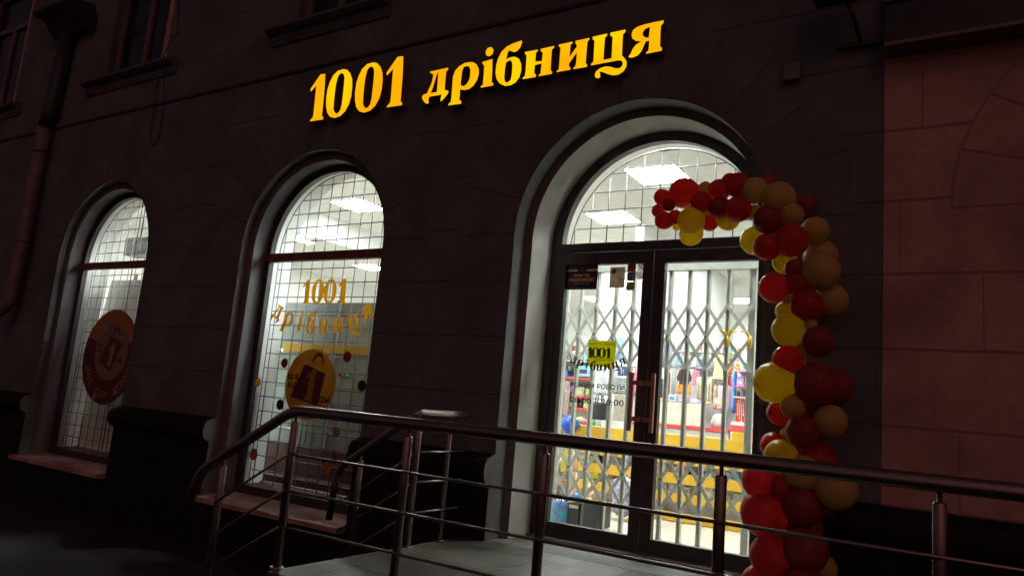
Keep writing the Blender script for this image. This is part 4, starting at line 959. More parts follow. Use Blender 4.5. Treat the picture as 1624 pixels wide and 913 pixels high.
mb.build('security_notice', [m_note, m_bronze, m_pale, m_dimred], dl, fix=False)
# payment sticker
m_tan = thin('tan_foil', (0.52, 0.44, 0.35), 0.45)
m_tand = mat('dark_tan_print', (0.13, 0.10, 0.075), 0.5, var=0)
mb = MB().plate([[(-2.562, 2.716), (-2.425, 2.715), (-2.424, 2.891), (-2.560, 2.892)]], YD, YD + .0008, 0)
mb.plate([circle(-2.525, 2.855, .023, 20)], YD - .001, YD - .0005, 1)
mb.plate([[(-2.545, 2.815), (-2.495, 2.808), (-2.44, 2.815), (-2.495, 2.803)]], YD - .001, YD - .0005, 1)
put_text(mb, 'VISA', -2.487, 2.776, YD - .001, size=.026, width=.054, mi=1, bold=.04)
for z, a, c in ((2.866, -2.495, -2.455), (2.852, -2.495, -2.44), (2.755, -2.55, -2.505), (2.757, -2.49, -2.435), (2.731, -2.55, -2.47)):
    mb.box(a, c, YD - .001, YD - .0006, z, z + .004, 1)
mb.plate([circle(-2.44, 2.733, .006, 10)], YD - .001, YD - .0005, 1)
mb.build('payment_sticker', [m_tan, m_tand], dl, fix=False)
# three rounded stickers and two round prohibition marks
m_r3 = [thin('sticker_red', (0.30, 0.02, 0.02), 0.3), thin('sticker_blue', (0.05, 0.13, 0.20), 0.3), thin('sticker_olive', (0.34, 0.27, 0.02), 0.3)]
m_wp = thin('sticker_print', (0.55, 0.50, 0.46), 0.3)
for k, z in enumerate((2.882, 2.807, 2.727)):
    mb = MB().plate([rrect(-2.407, -2.333, z - .036, z + .036, .014)], YD, YD + .0008, 0)
    if k == 0:
        for rr in (.028, .019):
            mb.plate([[(-2.37 + rr * math.cos(R(t)), z + .004 + rr * .8 * math.sin(R(t))) for t in range(30, 151, 15)] + [(-2.37 + (rr - .004) * math.cos(R(t)), z + .004 + (rr - .004) * .8 * math.sin(R(t))) for t in range(150, 29, -15)]], YD - .001, YD - .0005, 1)
        put_text(mb, 'free', -2.392, z - .018, YD - .001, size=.018, width=.045, mi=1)
        put_text(mb, 'wi-fi', -2.392, z - .032, YD - .001, size=.014, width=.045, mi=1)
    elif k == 1:
        for q in (.018, .008, -.002): mb.box(-2.395, -2.345, YD - .001, YD - .0005, z + q, z + q + .004, 1)
        mb.plate([circle(-2.352, z - .018, .010, 12)], YD - .001, YD - .0005, 1)
    else:
        mb.plate([rrect(-2.384, -2.356, z - .012, z + .016, .004)], YD - .001, YD - .0005, 1)
        mb.box(-2.395, -2.345, YD - .001, YD - .0005, z - .026, z - .021, 1)
    mb.build('square_sticker', [m_r3[k], m_wp], dl, fix=False)
m_ring = thin('pink_ring_print', (0.45, 0.10, 0.14), 0.3); m_wd = thin('white_sticker', (0.85, 0.80, 0.80), 0.75); m_pk = mat('grey_print', (0.12, 0.11, 0.12), 0.5, var=0)
for x, z in ((-2.290, 2.885), (-2.294, 2.812)):
    mb = MB().plate([circle(x, z, .031, 24)], YD, YD + .0008, 0)
    mb.plate([circle(x, z, .028, 24), circle(x, z, .023, 24)[::-1]], YD - .001, YD - .0005, 1)
    q = [(x - .018, z + .014), (x - .014, z + .018), (x + .018, z - .014), (x + .014, z - .018)]
    mb.plate([q[::-1]], YD - .002, YD - .0012, 1 if z < 2.85 else 2)
    mb.plate([[(x - .010, z - .006), (x + .004, z - .009), (x + .010, z + .004), (x - .002, z + .009)]], YD - .001, YD - .0005, 2)
    mb.build('round_mark', [m_wd, m_ring, m_pk], dl, fix=False)

# ------------------------------------------------------------------ scissor gate behind the doors
gt = thing('scissor_gate', 'white folding lattice security gate drawn across behind the glass doors', 'security gate', (-2.37, 1.3, .65))
GY, GK = 1.30, 6.30 / 5.75
gx = lambda v: v * GK
gz = lambda v: max(.655, 1.69 + (v - 1.69) * GK)
MB().box(gx(-3.10), gx(-1.38), GY - .03, GY + .04, gz(2.885), gz(2.945)).build('top_rail', m_gate, gt)
MB().box(gx(-3.09), gx(-1.38), GY - .03, GY + .03, .6505, .662).build('bottom_rail', m_gate, gt)
bars = [-3.045, -2.90, -2.746, -2.571, -2.41, -2.245, -2.09, -1.93, -1.775, -1.614, -1.428]
for k, x in enumerate(bars):
    hw = .029 if k in (0, 10) else .0165
    x = gx(x)
    m = MB().box(x - hw, x - hw + .006, GY - .02, GY + .02, .6625, gz(2.884))
    m.box(x + hw - .006, x + hw, GY - .02, GY + .02, .6625, gz(2.884)).box(x - hw + .006, x + hw - .006, GY - .008, GY + .002, .6625, gz(2.884))
    m.build('gate_bar', m_gate, gt)
for zt, dzz in ((2.595, .253), (1.45, .24)):
    for k in range(len(bars) - 1):
        for row in range(2):
            za = gz(zt - dzz * row); zb = gz(zt - dzz * (row + 1))
            for s in (0, 1):
                xa, xb = gx(bars[k]), gx(bars[k + 1])
                p0 = Vector((xa, 0, za if s else zb)); p1 = Vector((xb, 0, zb if s else za))
                d = (p1 - p0).normalized(); nrm = Vector((0, 1, 0)); q = d.cross(nrm)
                c = (p0 + p1) / 2; c.y = GY - .025 - .006 * s
                MB().obox(c, d, nrm, q, (p1 - p0).length / 2 + .008, .0025, .0142).build('lattice_strip', m_gate, gt)
adopt(gt)
m_claw = mat('yellow_rubber', (0.80, 0.52, 0.03), 0.45, var=0.1)
for lab, x, tips in (('yellow rubber glove tied round the third upright of the gate', -1.600, ((-.045, .11), (.03, .12), (.055, .105))),
                     ('yellow rubber glove tied to the right end post of the gate', -1.432, ((-.05, .11),))):
    gp = lambda dx, dy, z: (gx(x + dx), GY - .045 + dy, gz(z))
    m = MB().tube([gp(.005, 0, 2.265), gp(.006, -.001, 2.32), gp(.004, -.002, 2.36)], [.015, .016, .013], 10)
    for dx, dz in tips:
        m.tube([gp(.004, -.004, 2.345), gp(dx * .45, -.008, 2.385), gp(dx, -.010, 2.285 + dz), gp(dx * 1.35, -.011, 2.278 + dz)], [.011, .010, .008, .004], 8)
    o = m.build('rubber_glove', m_claw); recentre(o, gp(0, 0, 2.265)); tag(o, lab, 'glove', 'yellow gloves on the gate')
# ------------------------------------------------------------------ stainless railings
def bend(p, q, r, rad=.10, n=6):
    p, q, r = Vector(p), Vector(q), Vector(r)
    a = (p - q).normalized() * rad; b = (r - q).normalized() * rad
    return [((1 - t) ** 2) * (q + a) + 2 * t * (1 - t) * q + t * t * (q + b) for t in [k / n for k in range(n + 1)]]

def post(x, y, z0, z1, root, name='post'):
    m = MB().lathe([(.024, 0), (.024, z1 - z0 - .045), (.021, z1 - z0 - .038), (.009, z1 - z0 - .036), (.009, z1 - z0)], (x, y, z0), n=16)
    m.lathe([(.042, 0), (.042, .006), (.038, .010)], (x, y, z0 + .0005), n=20)
    return m.build(name, m_steel, root)

YF = -1.87
rl = thing('stair_railing', 'long steel railing along the front edge of the landing sloping down at its left end', 'railing', (-1.0, YF, .644))
ZT = 1.543
path = [(2.6, YF, ZT), (1.0, YF, ZT), (-.5, YF, ZT), (-2.0, YF, ZT)] + bend((-2, YF, ZT), (-3.44, YF, ZT), (-4.18, YF, 1.118), .09)
path += bend((-3.44, YF, ZT), (-4.22, YF, 1.095), (-4.30, YF, .86), .10) + [(-4.297, YF, .885)]
MB().tube(path, .0315, 18).build('handrail', m_steel, rl)
px = [-3.41, -2.545, -1.712, -.88, -.10, .75, 1.6]
for x in px: post(x, YF, .645, ZT - .028, rl)
post(-4.0, YF, .162, 1.19, rl)
for z in (1.292, 1.087, .884):
    MB().tube([(2.6, YF - .028, z), (-3.41, YF - .028, z)], .0085, 8).build('crossbar', m_steel, rl)
    MB().tube([(-3.40, YF - .028, z), (-4.0, YF - .028, z - .36)], .0085, 8).build('crossbar', m_steel, rl)
adopt(rl)

rl = thing('side_railing', 'short steel railing beside the building wall, far side of the steps', 'railing', (-3.37, -.5, .644))
XB = -3.37
path = [(XB, -.16, 1.575), (XB, -.40, 1.575)] + bend((XB, -.4, 1.575), (XB, -.77, 1.575), (-4.0, -.77, 1.16), .06)
path += bend((XB, -.77, 1.575), (-4.09, -.77, 1.10), (-4.12, -.77, .70), .10) + [(-4.12, -.77, .72)]
MB().tube(path, .0275, 16).build('handrail', m_steel, rl)
for y in (-.745, -.373): post(XB, y, .645, 1.55, rl)
post(-3.865, -.77, .323, 1.225, rl)
for z in (1.30, 1.09, .88):
    MB().tube([(XB + .028, -.20, z), (XB + .028, -.745, z)], .0085, 8).build('crossbar', m_steel, rl)
    MB().tube([(XB, -.745, z), (-4.05, -.745, z - .45)], .0085, 8).build('crossbar', m_steel, rl)
adopt(rl)

# ------------------------------------------------------------------ balloon garland
m_bal = {'R': thin('red_latex', (0.66, 0.090, 0.085), 0.72, 0.30, 0.012), 'B': thin('burgundy_latex', (0.44, 0.080, 0.090), 0.52, 0.30, 0.012),
         'Y': thin('yellow_latex', (0.86, 0.68, 0.06), 0.78, 0.30, 0.012), 'P': thin('peach_latex', (0.66, 0.47, 0.17), 0.42, 0.30, 0.012)}
gb = thing('balloon_garland', 'hanging garland of red, burgundy, peach and yellow balloons down the right side of the entrance', 'balloons', (-.95, -.25, .644))
core = sorted([(b_[2], b_[0], b_[1]) for b_ in BALLOONS])
def core_at(z):
    near = sorted(core, key=lambda c: abs(c[0] - z))[:9]
    return Vector((sum(c[1] for c in near) / 9, -.20, sum(c[0] for c in near) / 9))
prof = [(0.0, 1.0), (.22, .975), (.45, .90), (.68, .745), (.86, .53), (.965, .27), (1.0, 0.0), (.975, -.28), (.88, -.56), (.70, -.82), (.46, -1.03), (.22, -1.16), (.07, -1.21), (.045, -1.24), (.085, -1.29), (.0, -1.285)]
rb = random.Random(5)
for x, y, z, r, c in BALLOONS:
    if c == 'B' and rb.random() < .25: c = 'R'
    d = Vector((x, y, z)) - core_at(z)
    d.y -= .10 + rb.random() * .1; d.x += (rb.random() - .5) * .25; d.z += (rb.random() - .5) * .25
    d.normalize()
    m = MB().lathe([(max(p[0], .002) * r, p[1] * r * .96) for p in prof], (x, y, z), d, 20)
    m.build('balloon', m_bal[c], gb)
st = MB()
for pts in ([(-.98, -.27, 2.90), (-.90, -.30, 2.60), (-.85, -.33, 2.3), (-.84, -.32, 1.95), (-.86, -.30, 1.6), (-.88, -.25, 1.0), (-.90, -.22, .66)],
            [(-1.75, -.25, 3.18), (-1.5, -.26, 3.22), (-1.15, -.27, 3.12), (-.98, -.27, 2.90)]):
    st.tube(pts, .004, 6)
st.build('ribbon', mat('clear_ribbon', (0.6, 0.5, 0.48), 0.3, var=0), gb)
adopt(gb)

# ------------------------------------------------------------------ things on the wall
m_pipe = mat('rust_painted_pipe', (0.165, 0.115, 0.105), 0.6, var=0.3, scale=8)
m_dkm = mat('dark_painted_metal', (0.025, 0.026, 0.026), 0.5, var=0.2)
m_grn = mat('green_lit_metal', (0.030, 0.045, 0.036), 0.5, var=0.3)  # green light falling on the hopper lid is put into this colour
dp = thing('drainpipe', 'reddish drainpipe with a dark box shaped hopper head at the far left', 'drainpipe', (-11.08, -.13, 2.2))
m = MB().tube([(-11.08, -.13, 5.0), (-11.08, -.13, 2.6), (-11.09, -.15, 2.48), (-11.14, -.21, 2.36), (-11.22, -.30, 2.28)], .085, 16)
m.build('lower_pipe', m_pipe, dp)
MB().tube([(-10.98, -.10, 6.35), (-11.03, -.12, 5.2), (-11.08, -.13, 4.98)], .10, 14).build('upper_pipe', m_dkm, dp)
MB().extrude_x([(-.02, 6.62), (-.36, 6.62), (-.40, 6.66), (-.40, 6.70), (-.02, 6.78)], -11.5, -10.55).build('hopper_lid', m_grn, dp)
MB().extrude_x([(-.02, 6.36), (-.12, 6.36), (-.34, 6.615), (-.02, 6.615)], -11.35, -10.45).build('hopper_head', m_dkm, dp)
for z in (4.6, 3.3):
    MB().lathe([(.09, 0), (.097, .004), (.097, .03), (.09, .034)], (-11.08, -.13, z), n=16).build('pipe_clamp', m_pipe, dp)
adopt(dp)

fl = thing('floodlight', 'black unlit floodlight on a bracket at the top right of the facade', 'floodlight', (-.6, 0, 4.22))
MB().box(-.85, -.585, -.42, -.20, 4.42, 4.66, bev=.02).build('housing', m_dkm, fl)
MB().tube([(-.66, -.25, 4.42), (-.62, -.2, 4.33), (-.60, -.04, 4.235)], .014, 8).build('arm', m_dkm, fl)
MB().box(-.735, -.47, -.045, -.001, 4.205, 4.235).build('bracket', m_dkm, fl)
adopt(fl)
jb = MB().box(-1.08, -.97, -.06, -.001, 4.03, 4.155, bev=.008).build('junction_box', mat('grey_plastic_box', (0.14, 0.14, 0.15), 0.5, var=0.1))
recentre(jb, (-1.025, 0, 4.03)); tag(jb, 'small grey junction box on the wall right of the glowing letters', 'junction box')
sb = thing('fascia_board', 'long black sign board seen edge on above the pink wall', 'sign board', (2, 0, 4.1))
MB().box(-.445, 6, -.16, -.006, 4.125, 4.40).build('panel', mat('black_fascia', (0.015, 0.013, 0.014), 0.4, var=0.2), sb)
m_ftr = mat('fascia_trim', (0.16, 0.10, 0.10), 0.4, var=0.15)
MB().box(-.447, 6, -.185, -.006, 4.100, 4.124).build('trim', m_ftr, sb)
MB().box(-.447, 6, -.185, -.006, 4.401, 4.420).build('trim', m_ftr, sb)
MB().box(-.443, 6, -.10, -.006, 4.421, 4.95).build('panel', MATS['black_fascia'], sb)
adopt(sb)
cb = MB()
cb.tube([(-8.55, -.02, 6.5), (-8.46, -.03, 6.2), (-8.42, -.03, 5.9), (-8.41, -.155, 5.55), (-8.42, -.10, 5.3), (-8.44, -.04, 5.0)] + [(-8.54 + .10 * math.cos(R(t)), -.02, 4.62 + .16 * math.sin(R(t))) for t in range(0, -181, -20)] + [(-8.645, -.02, 4.9), (-8.65, -.04, 5.1), (-8.66, -.02, 5.33)], .007, 6)
o = cb.build('wall_cable', m_dkm); recentre(o, (-8.5, 0, 4.46)); tag(o, 'thin black cable looping down the wall beside the upper left window', 'cable')

# ------------------------------------------------------------------ window displays
m_perf = perforated('perforated_grey_panel', (0.44, 0.51, 0.49))
m_grey = mat('grey_shelf_metal', (0.36, 0.39, 0.39), 0.45, 0.2, var=0.08)
m_yel = mat('yellow_shelf_front', (0.74, 0.44, 0.035), 0.5, var=0.05)
m_mar = mat('maroon_board', (0.075, 0.020, 0.021), 0.6, var=0.15)
pg = thing('perforated_shelving', 'grey perforated shelving unit standing with its back to the middle window', 'shelving', (-5.4, .93, .65))
PK = 5.93 / 5.90
px_ = lambda v: v * PK
pz_ = lambda v: max(.652, 1.69 + (v - 1.69) * PK)
def pbox(nm, x0, x1, y0, y1, z0, z1, mm): return MB().box(px_(x0), px_(x1), y0, y1, pz_(z0), pz_(z1)).build(nm, mm, pg)
pbox('back_panel', -6.90, -6.0, .935, .955, 2.17, 2.64, m_perf)
pbox('back_panel', -5.94, -4.3, .935, .955, 2.17, 2.64, m_perf)
pbox('back_panel', -6.90, -4.3, .935, .955, 1.216, 2.03, m_perf)
pbox('upright', -6.0, -5.94, .915, .96, .60, 2.66, m_grey)
pbox('bracket', -6.90, -6.761, .906, .934, 2.10, 2.165, m_grey)
pbox('shelf_front', -6.76, -4.3, .906, .934, 2.07, 2.165, m_yel)
pbox('shelf', -6.90, -4.3, .935, 1.3, 2.035, 2.07, m_grey)
pbox('back_panel', -6.90, -4.3, .937, .957, 1.03, 1.21, m_grey)
pbox('base_board', -6.90, -4.3, .910, .93, .55, 1.05, m_mar)
MB().box(-7.0, -4.4, .64, .905, .652, .72).build('base_plinth', m_mar, pg)
pbox('rear_panel', -6.90, -4.3, 1.3, 1.31, .55, 2.3, m_board)
for x in (-6.3, -6.22, -6.1): MB().tube([(px_(x), .91, 1.08), (px_(x), .91, 1.5)], .008, 8).build('hook_rod', m_grey, pg)
adopt(pg)
o = MB().extrude_x([(.645, .652), (.665, .652), (.93, 2.96), (.91, 2.96)], -10.6, -8.2).build('display_board', m_board); recentre(o, (-9.3, .65, .652))  # tilt added so the top catches more light than the bottom
tag(o, 'plain white leaning display board filling the left window behind its grille', 'display board')
sp = thing('hanging_display_case', 'dark grey box hanging behind the top of the left window', 'display case', (-10.2, 1.0, 3.33))
MB().box(-10.50, -9.85, .95, 1.2, 3.34, 3.60, bev=.01).build('case', mat('grey_case', (0.10, 0.10, 0.10), 0.5, var=0.1), sp)
MB().tube([(-10.3, 1.05, 3.60), (-10.3, 1.05, 4.5)], .006, 6).build('hanging_wire', m_dkm, sp)
MB().tube([(-10.0, 1.05, 3.60), (-10.0, 1.05, 4.5)], .006, 6).build('hanging_wire', m_dkm, sp)
adopt(sp)
for x, w_, col, lab in ((-10.02, .09, 'e0a850', 'small amber packet on top of the left window board'), (-9.72, .09, 'c8a860', 'small tan packet on top of the left window board'),
                        (-9.56, .13, 'c04838', 'small red packet on top of the left window board'), (-9.40, .12, 'd88850', 'small orange packet on top of the left window board')):
    o = MB().box(x - w_ / 2, x + w_ / 2, .910, .929, 2.961, 3.04, bev=.004).build('packet', mat('packet_' + col, col, 0.5, var=0.1))
    recentre(o, (x, .92, 2.961)); tag(o, lab, 'packet', 'packets on the window board')
for x, z, col, lab in ((-5.83, 1.828, 'e04050', 'tiny red block standing in for a small light on the grey shelving'), (-5.755, 1.832, '30c070', 'tiny green block standing in for a small light on the grey shelving')):  # plain blocks stand in for a red and a green indicator light
    o = MB().box(x - .025, x + .025, .885, .934, z, z + .05, bev=.006).build('packet' if 'red' in lab else 'bottle', mat('tiny_' + col, col, 0.4, var=0))
    recentre(o, (x, .91, z)); tag(o, lab, 'packet' if 'red' in lab else 'bottle')

MB().tube([(-9.17, .345, 3.93), (-9.165, .345, 3.3), (-9.17, .35, 2.9), (-9.165, .35, 2.2), (-9.17, .35, .70)], .006, 6).build('hanging_cord', m_dkm, w1)

# ------------------------------------------------------------------ shop furniture
m_redrail = mat('red_price_rail', (0.55, 0.05, 0.05), 0.4, var=0.05)
m_shelfw = mat('white_shelf_metal', (0.66, 0.66, 0.64), 0.45, var=0.05)
m_creamp = mat('cream_counter_panel', (0.72, 0.66, 0.55), 0.5, var=0.06)
yc = thing('yellow_shelving', 'long low shelving with bright yellow tier fronts facing the doors', 'shelving', (-2.6, 2.7, .65))
for z0, z1 in ((1.335, 1.53), (1.225, 1.30), (1.03, 1.135), (.84, .94), (.655, .745)):
    MB().box(-3.86, -1.2, 2.60, 2.62, z0, z1, bev=.004).build('tier_front', m_yel, yc)
for z in (1.515, 1.105, .905, .715):
    MB().box(-3.86, -1.2, 2.622, 2.72, z, z + .014).build('shelf', m_shelfw, yc)
MB().box(-3.86, -1.2, 2.722, 2.74, .655, 1.53).build('back_panel', mat('mauve_grey_panel', (0.72, 0.66, 0.65), 0.6, var=0.12, scale=8), yc)
MB().box(-3.88, -3.862, 2.60, 2.74, .655, 1.53).build('end_panel', m_yel, yc)
MB().extrude_x([(2.605, 1.531), (2.605, 1.61), (2.735, 1.61), (2.735, 1.531)], -2.05, -1.2).build('raised_counter', m_yel, yc)
adopt(yc)
cc = thing('service_counter', 'cream panelled counter with a thin red stripe behind the yellow shelving', 'counter', (-3.0, 4.1, .65))
MB().box(-4.05, -2.46, 4.0, 4.3, .655, 1.57, bev=.004).build('base', mat('greyish_counter_base', (0.48, 0.42, 0.40), 0.5, var=0.1), cc)
MB().box(-4.05, -2.46, 3.99, 4.3, 1.575, 1.615).build('red_stripe', m_redrail, cc)
mcp = MB()
for k in range(8): mcp.box(-3.60 + .1 * k, -3.503 + .1 * k, 4.02, 4.04, 1.62, 1.89)
mcp.build('front_panel', m_creamp, cc)
adopt(cc)
rc = thing('red_topped_cabinet', 'white cabinet with a red front edge beside the balloon side of the door', 'cabinet', (-2.2, 4.1, .65))
MB().box(-2.44, -1.6, 3.98, 4.4, .655, 1.60).build('body', m_shelfw, rc)
MB().box(-2.44, -1.6, 3.965, 4.4, 1.605, 1.675, bev=.006).build('front_edge', m_redrail, rc)
MB().box(-2.44, -1.6, 4.0, 4.4, 1.678, 1.715).build('worktop', m_shelfw, rc)
adopt(rc)
ru = thing('wall_shelf_unit', 'white shelf unit with a red edge at the right end of the display wall', 'shelf', (-2.1, 4.4, 1.72))
MB().box(-2.46, -1.6, 4.42, 4.44, 1.72, 2.60).build('back_panel', m_shelfw, ru)
for z in (2.005, 2.125, 2.325): MB().box(-2.46, -1.6, 4.12, 4.415, z, z + .012).build('shelf', m_shelfw, ru)
MB().box(-2.46, -1.6, 4.105, 4.118, 2.120, 2.138).build('price_rail', m_redrail, ru)
MB().box(-2.46, -1.6, 4.105, 4.118, 2.318, 2.335).build('price_rail', mat('pink_rail', 'd898b8', 0.5, var=0), ru)
adopt(ru)
lu = thing('left_shelf_unit', 'tall white shelf unit with red price rails behind the left door leaf', 'shelf', (-4.0, 3.2, .65))
MB().box(-4.33, -3.80, 3.27, 3.29, .655, 2.47).build('back_panel', m_creamp, lu)
for z in (2.262, 2.066, 1.835, 1.705): MB().box(-4.33, -3.80, 3.0, 3.265, z, z + .012).build('shelf', m_shelfw, lu)
for z in (2.050, 1.825, 1.69): MB().box(-4.33, -3.80, 2.985, 2.998, z, z + .03).build('price_rail', m_redrail, lu)
for x in (-4.34, -3.80): MB().box(x - .012, x, 3.0, 3.29, .655, 2.47).build('side_panel', m_shelfw, lu)
adopt(lu)
dw = MB().box(-3.62, -2.47, 4.78, 4.82, .652, 2.72).build('display_wall', mat('pale_slatwall', (0.66, 0.68, 0.68), 0.5, var=0.06))
recentre(dw, (-3.0, 4.8, .652)); tag(dw, 'pale free standing display wall behind the hanging clothes', 'display wall')
cr = MB().tube([(-3.62, 4.45, 2.36), (-2.47, 4.45, 2.36)], .011, 8)
for x in (-3.55, -3.0, -2.5): cr.tube([(x, 4.45, 2.36), (x, 4.779, 2.36)], .008, 6)
cr.tube([(-3.62, 4.45, 2.565), (-2.47, 4.45, 2.565)], .009, 8)
for x in (-3.5, -2.5): cr.tube([(x, 4.45, 2.565), (x, 4.779, 2.565)], .008, 6)
o = cr.build('clothes_rail', m_steel); recentre(o, (-3.0, 4.78, 2.36)); tag(o, 'double steel clothes rail fixed to the pale display wall', 'clothes rail')
br = MB().tube([(-3.75, 2.82, 2.22), (-3.2, 2.82, 2.22)], .010, 8)
for x in (-3.72, -3.23): br.tube([(x, 2.82, 2.22), (x, 2.82, 1.532)], .012, 8)
o = br.build('bag_stand', m_steel); recentre(o, (-3.45, 2.82, 1.532)); tag(o, 'small steel stand holding bags on top of the yellow shelving', 'bag stand')
pp = MB().box(-4.16, -3.62, 3.72, 3.80, .652, 3.55).build('pillar', m_white)
recentre(pp, (-3.9, 3.76, .652)); tag(pp, 'plain white pillar behind the white carrier bag and lettering', 'pillar')

# ------------------------------------------------------------------ goods
PAT = {'stripe': 'stripe', 'floral': 'floral', 'speckle': 'speckle', 'teal': 'teal'}
def good_mat(col):
    if col in PAT: return pattern('print_' + col, col)
    if col in ('orange_hem', 'red_board'): return mat('goods_dark_brown' if col == 'orange_hem' else 'goods_board_red', '33241f' if col == 'orange_hem' else 'b83830', 0.7)
    return mat('goods_' + col, col, 0.55, var=0.12, scale=25)
def wavy(x0, x1, z0, z1, y, d, amp, n=14, flare=0.0):
    """hanging cloth with folds, closed front and back"""
    m = MB(); fr = []; bk = []; rows_ = 7
    for j in range(rows_):
        t = j / (rows_ - 1); z = z1 + (z0 - z1) * t; e = flare * t
        for i in range(n + 1):
            u = i / n; x = x0 - e + (x1 - x0 + 2 * e) * u
            yy = y - amp * (0.4 + .6 * t) * math.sin(u * 9.4 + 1.3 * math.sin(u * 5)) - d * .5 * math.sin(math.pi * u)
            fr.append((x, yy, z)); bk.append((x, y + d * .5, z))
    k = n + 1; fs = []
    for j in range(rows_ - 1):
        for i in range(n): fs.append((j * k + i, (j + 1) * k + i, (j + 1) * k + i + 1, j * k + i + 1))
    N = len(fr); m.add(fr + bk, fs + [tuple(q + N for q in f)[::-1] for f in fs], 0, True)
    ed = [i for i in range(k)] + [j * k + n for j in range(1, rows_)] + [(rows_ - 1) * k + i for i in range(n - 1, -1, -1)] + [j * k for j in range(rows_ - 2, 0, -1)]
    m.add(fr + bk, [(ed[i], ed[(i + 1) % len(ed)], ed[(i + 1) % len(ed)] + N, ed[i] + N) for i in range(len(ed))], 0, True)
    return m
cnt = {}
rg = random.Random(11)
for kind, name, cat, label, x0, x1, z0, z1, y, d, col in GOODS:
    z0 = max(z0, .653); cx = (x0 + x1) / 2; w_ = x1 - x0; h = z1 - z0
    mm = good_mat(col); kids = []; m = MB()
    if kind == 'box':
        m.box(x0, x1, y, y + d, z0, z1, bev=min(.006, w_ * .1, h * .1))
        if 'label strip' in label: kids.append(('label_strip', MB().box(x0 + w_ * .1, x1 - w_ * .05, y - .0015, y - .0005, z1 - h * .22, z1 - h * .08), mat('white_label', (0.75, 0.75, 0.72), 0.5, var=0.3, scale=60)))
        elif cat == 'box' and 'carton' not in label and 'charcoal' not in label and 'tray' not in name and w_ > .06:
            kids.append(('printed_label', MB().box(cx - w_ * .30, cx + w_ * .30, y - .0015, y - .0005, z0 + h * .30, z0 + h * .68), mat('print_%d' % (len(label) % 5), ('e8e4d8', '303848', 'c85058', '50708c', 'e0c060')[len(label) % 5], 0.5, var=0.5, scale=50)))
    elif kind == 'bottle':
        r = w_ / 2
        m.lathe([(r * .9, 0), (r, h * .04), (r, h * .62), (r * .5, h * .76), (r * .38, h * .80), (r * .38, h * .84)], (cx, y + r, z0), n=14)
        kids.append(('cap', MB().lathe([(r * .46, h * .845), (r * .46, h * .99), (r * .38, h)], (cx, y + r, z0), n=12), mat('dark_cap', (0.08, 0.08, 0.09), 0.4, var=0)))
    elif kind == 'ball':
        m.blob((cx, y + d / 2, (z0 + z1) / 2), w_ / 2, min(d / 2, w_ / 2), h / 2)
    elif kind == 'card':
        m.box(x0, x1, y, y + d, z0, z1)
        if col == 'red_board':
            wm = mat('white_utensil', (0.75, 0.74, 0.72), 0.4, var=0)
            t = MB()
            t.plate([[(cx - w_ * .40, z1 - h * .22), (cx + w_ * .40, z1 - h * .22), (cx + w_ * .40, z1 - h * .17), (cx + w_ * .12, z1 - h * .04), (cx - w_ * .12, z1 - h * .04), (cx - w_ * .40, z1 - h * .17)],
                     [(cx - w_ * .28, z1 - h * .19), (cx, z1 - h * .08), (cx + w_ * .28, z1 - h * .19)]], y - .004, y - .001)
            kids.append(('hanger_rack', t, wm))
            for q in range(6):
                xx = x0 + w_ * (.16 + .135 * q); l = h * (.45 + .12 * (q % 3))
                kids.append(('utensil', MB().tube([(xx, y - .008, z1 - h * .24), (xx, y - .008, z1 - h * .24 - l)], [.004, .006], 6).blob((xx, y - .008, z1 - h * .26 - l), .009, .004, .02, 0, 8, 5), wm))
        elif 'scribble' in label:
            t = MB().tube([(x0 + w_ * (.2 + .6 * q / 8), y - .002, z0 + h * (.35 + .3 * (q % 2))) for q in range(9)], .003, 5)
            kids.append(('scribble', t, m_blackv))
    elif kind == 'tote':
        m = wavy(x0, x1, z0, z1 - h * .02, y, d, .006, 10, .004)
        hh = min(.16, h * .5)
        for s in (-1, 1):
            kids.append(('handle', MB().tube([(cx - w_ * .22, y + s * d * .3, z1 - h * .03), (cx - w_ * .17, y + s * d * .25, z1 + hh * .7), (cx, y + s * d * .2, z1 + hh), (cx + w_ * .17, y + s * d * .25, z1 + hh * .7), (cx + w_ * .22, y + s * d * .3, z1 - h * .03)], .005, 6), mm))
    elif kind == 'cloth':
        m = wavy(x0, x1, z0, z1, y, d, min(.012, w_ * .1), 12)
    elif kind == 'trousers':
        for s in (-1, 1):
            lx0, lx1 = (x0, cx - w_ * .03) if s < 0 else (cx + w_ * .03, x1)
            q = wavy(lx0, lx1, z0, z1 - h * .22, y, d, .004, 8)
            m.add(q.v, q.f, 0, True)
        m.box(x0, x1, y - d * .4, y + d * .4, z1 - h * .24, z1, bev=.008)
    elif kind == 'shirt':
        if 'dress' in name: o_ = [(-.5, 0), (.5, 0), (.28, .60), (.48, .80), (.40, .90), (.15, 1.0), (-.15, 1.0), (-.40, .90), (-.48, .80), (-.28, .60)]
        else: o_ = [(-.36, 0), (.36, 0), (.34, .55), (.5, .50), (.56, .66), (.36, .95), (.13, 1.0), (-.13, 1.0), (-.36, .95), (-.56, .66), (-.5, .50), (-.34, .55)]
        m.plate([[(cx + p[0] * w_, z0 + p[1] * h) for p in o_]], y - d * .3, y + d * .3)
        kids.append(('hanger', MB().tube([(cx - w_ * .3, y, z1 - h * .03), (cx, y, z1 + .03), (cx + w_ * .3, y, z1 - h * .03)], .004, 6).tube([(cx, y, z1 + .03), (cx, y, z1 + .07), (cx + .015, y + .02, z1 + .085)], .003, 6), m_steel))
        if col == 'orange_hem':
            q = wavy(x0 + w_ * .02, x1 - w_ * .02, z0 - .002, z0 + h * .36, y - .004, d * .8, .008, 12, .012)
            kids.append(('hem', q, mat('goods_orange', 'e09020', 0.7)))
    elif kind == 'sack':
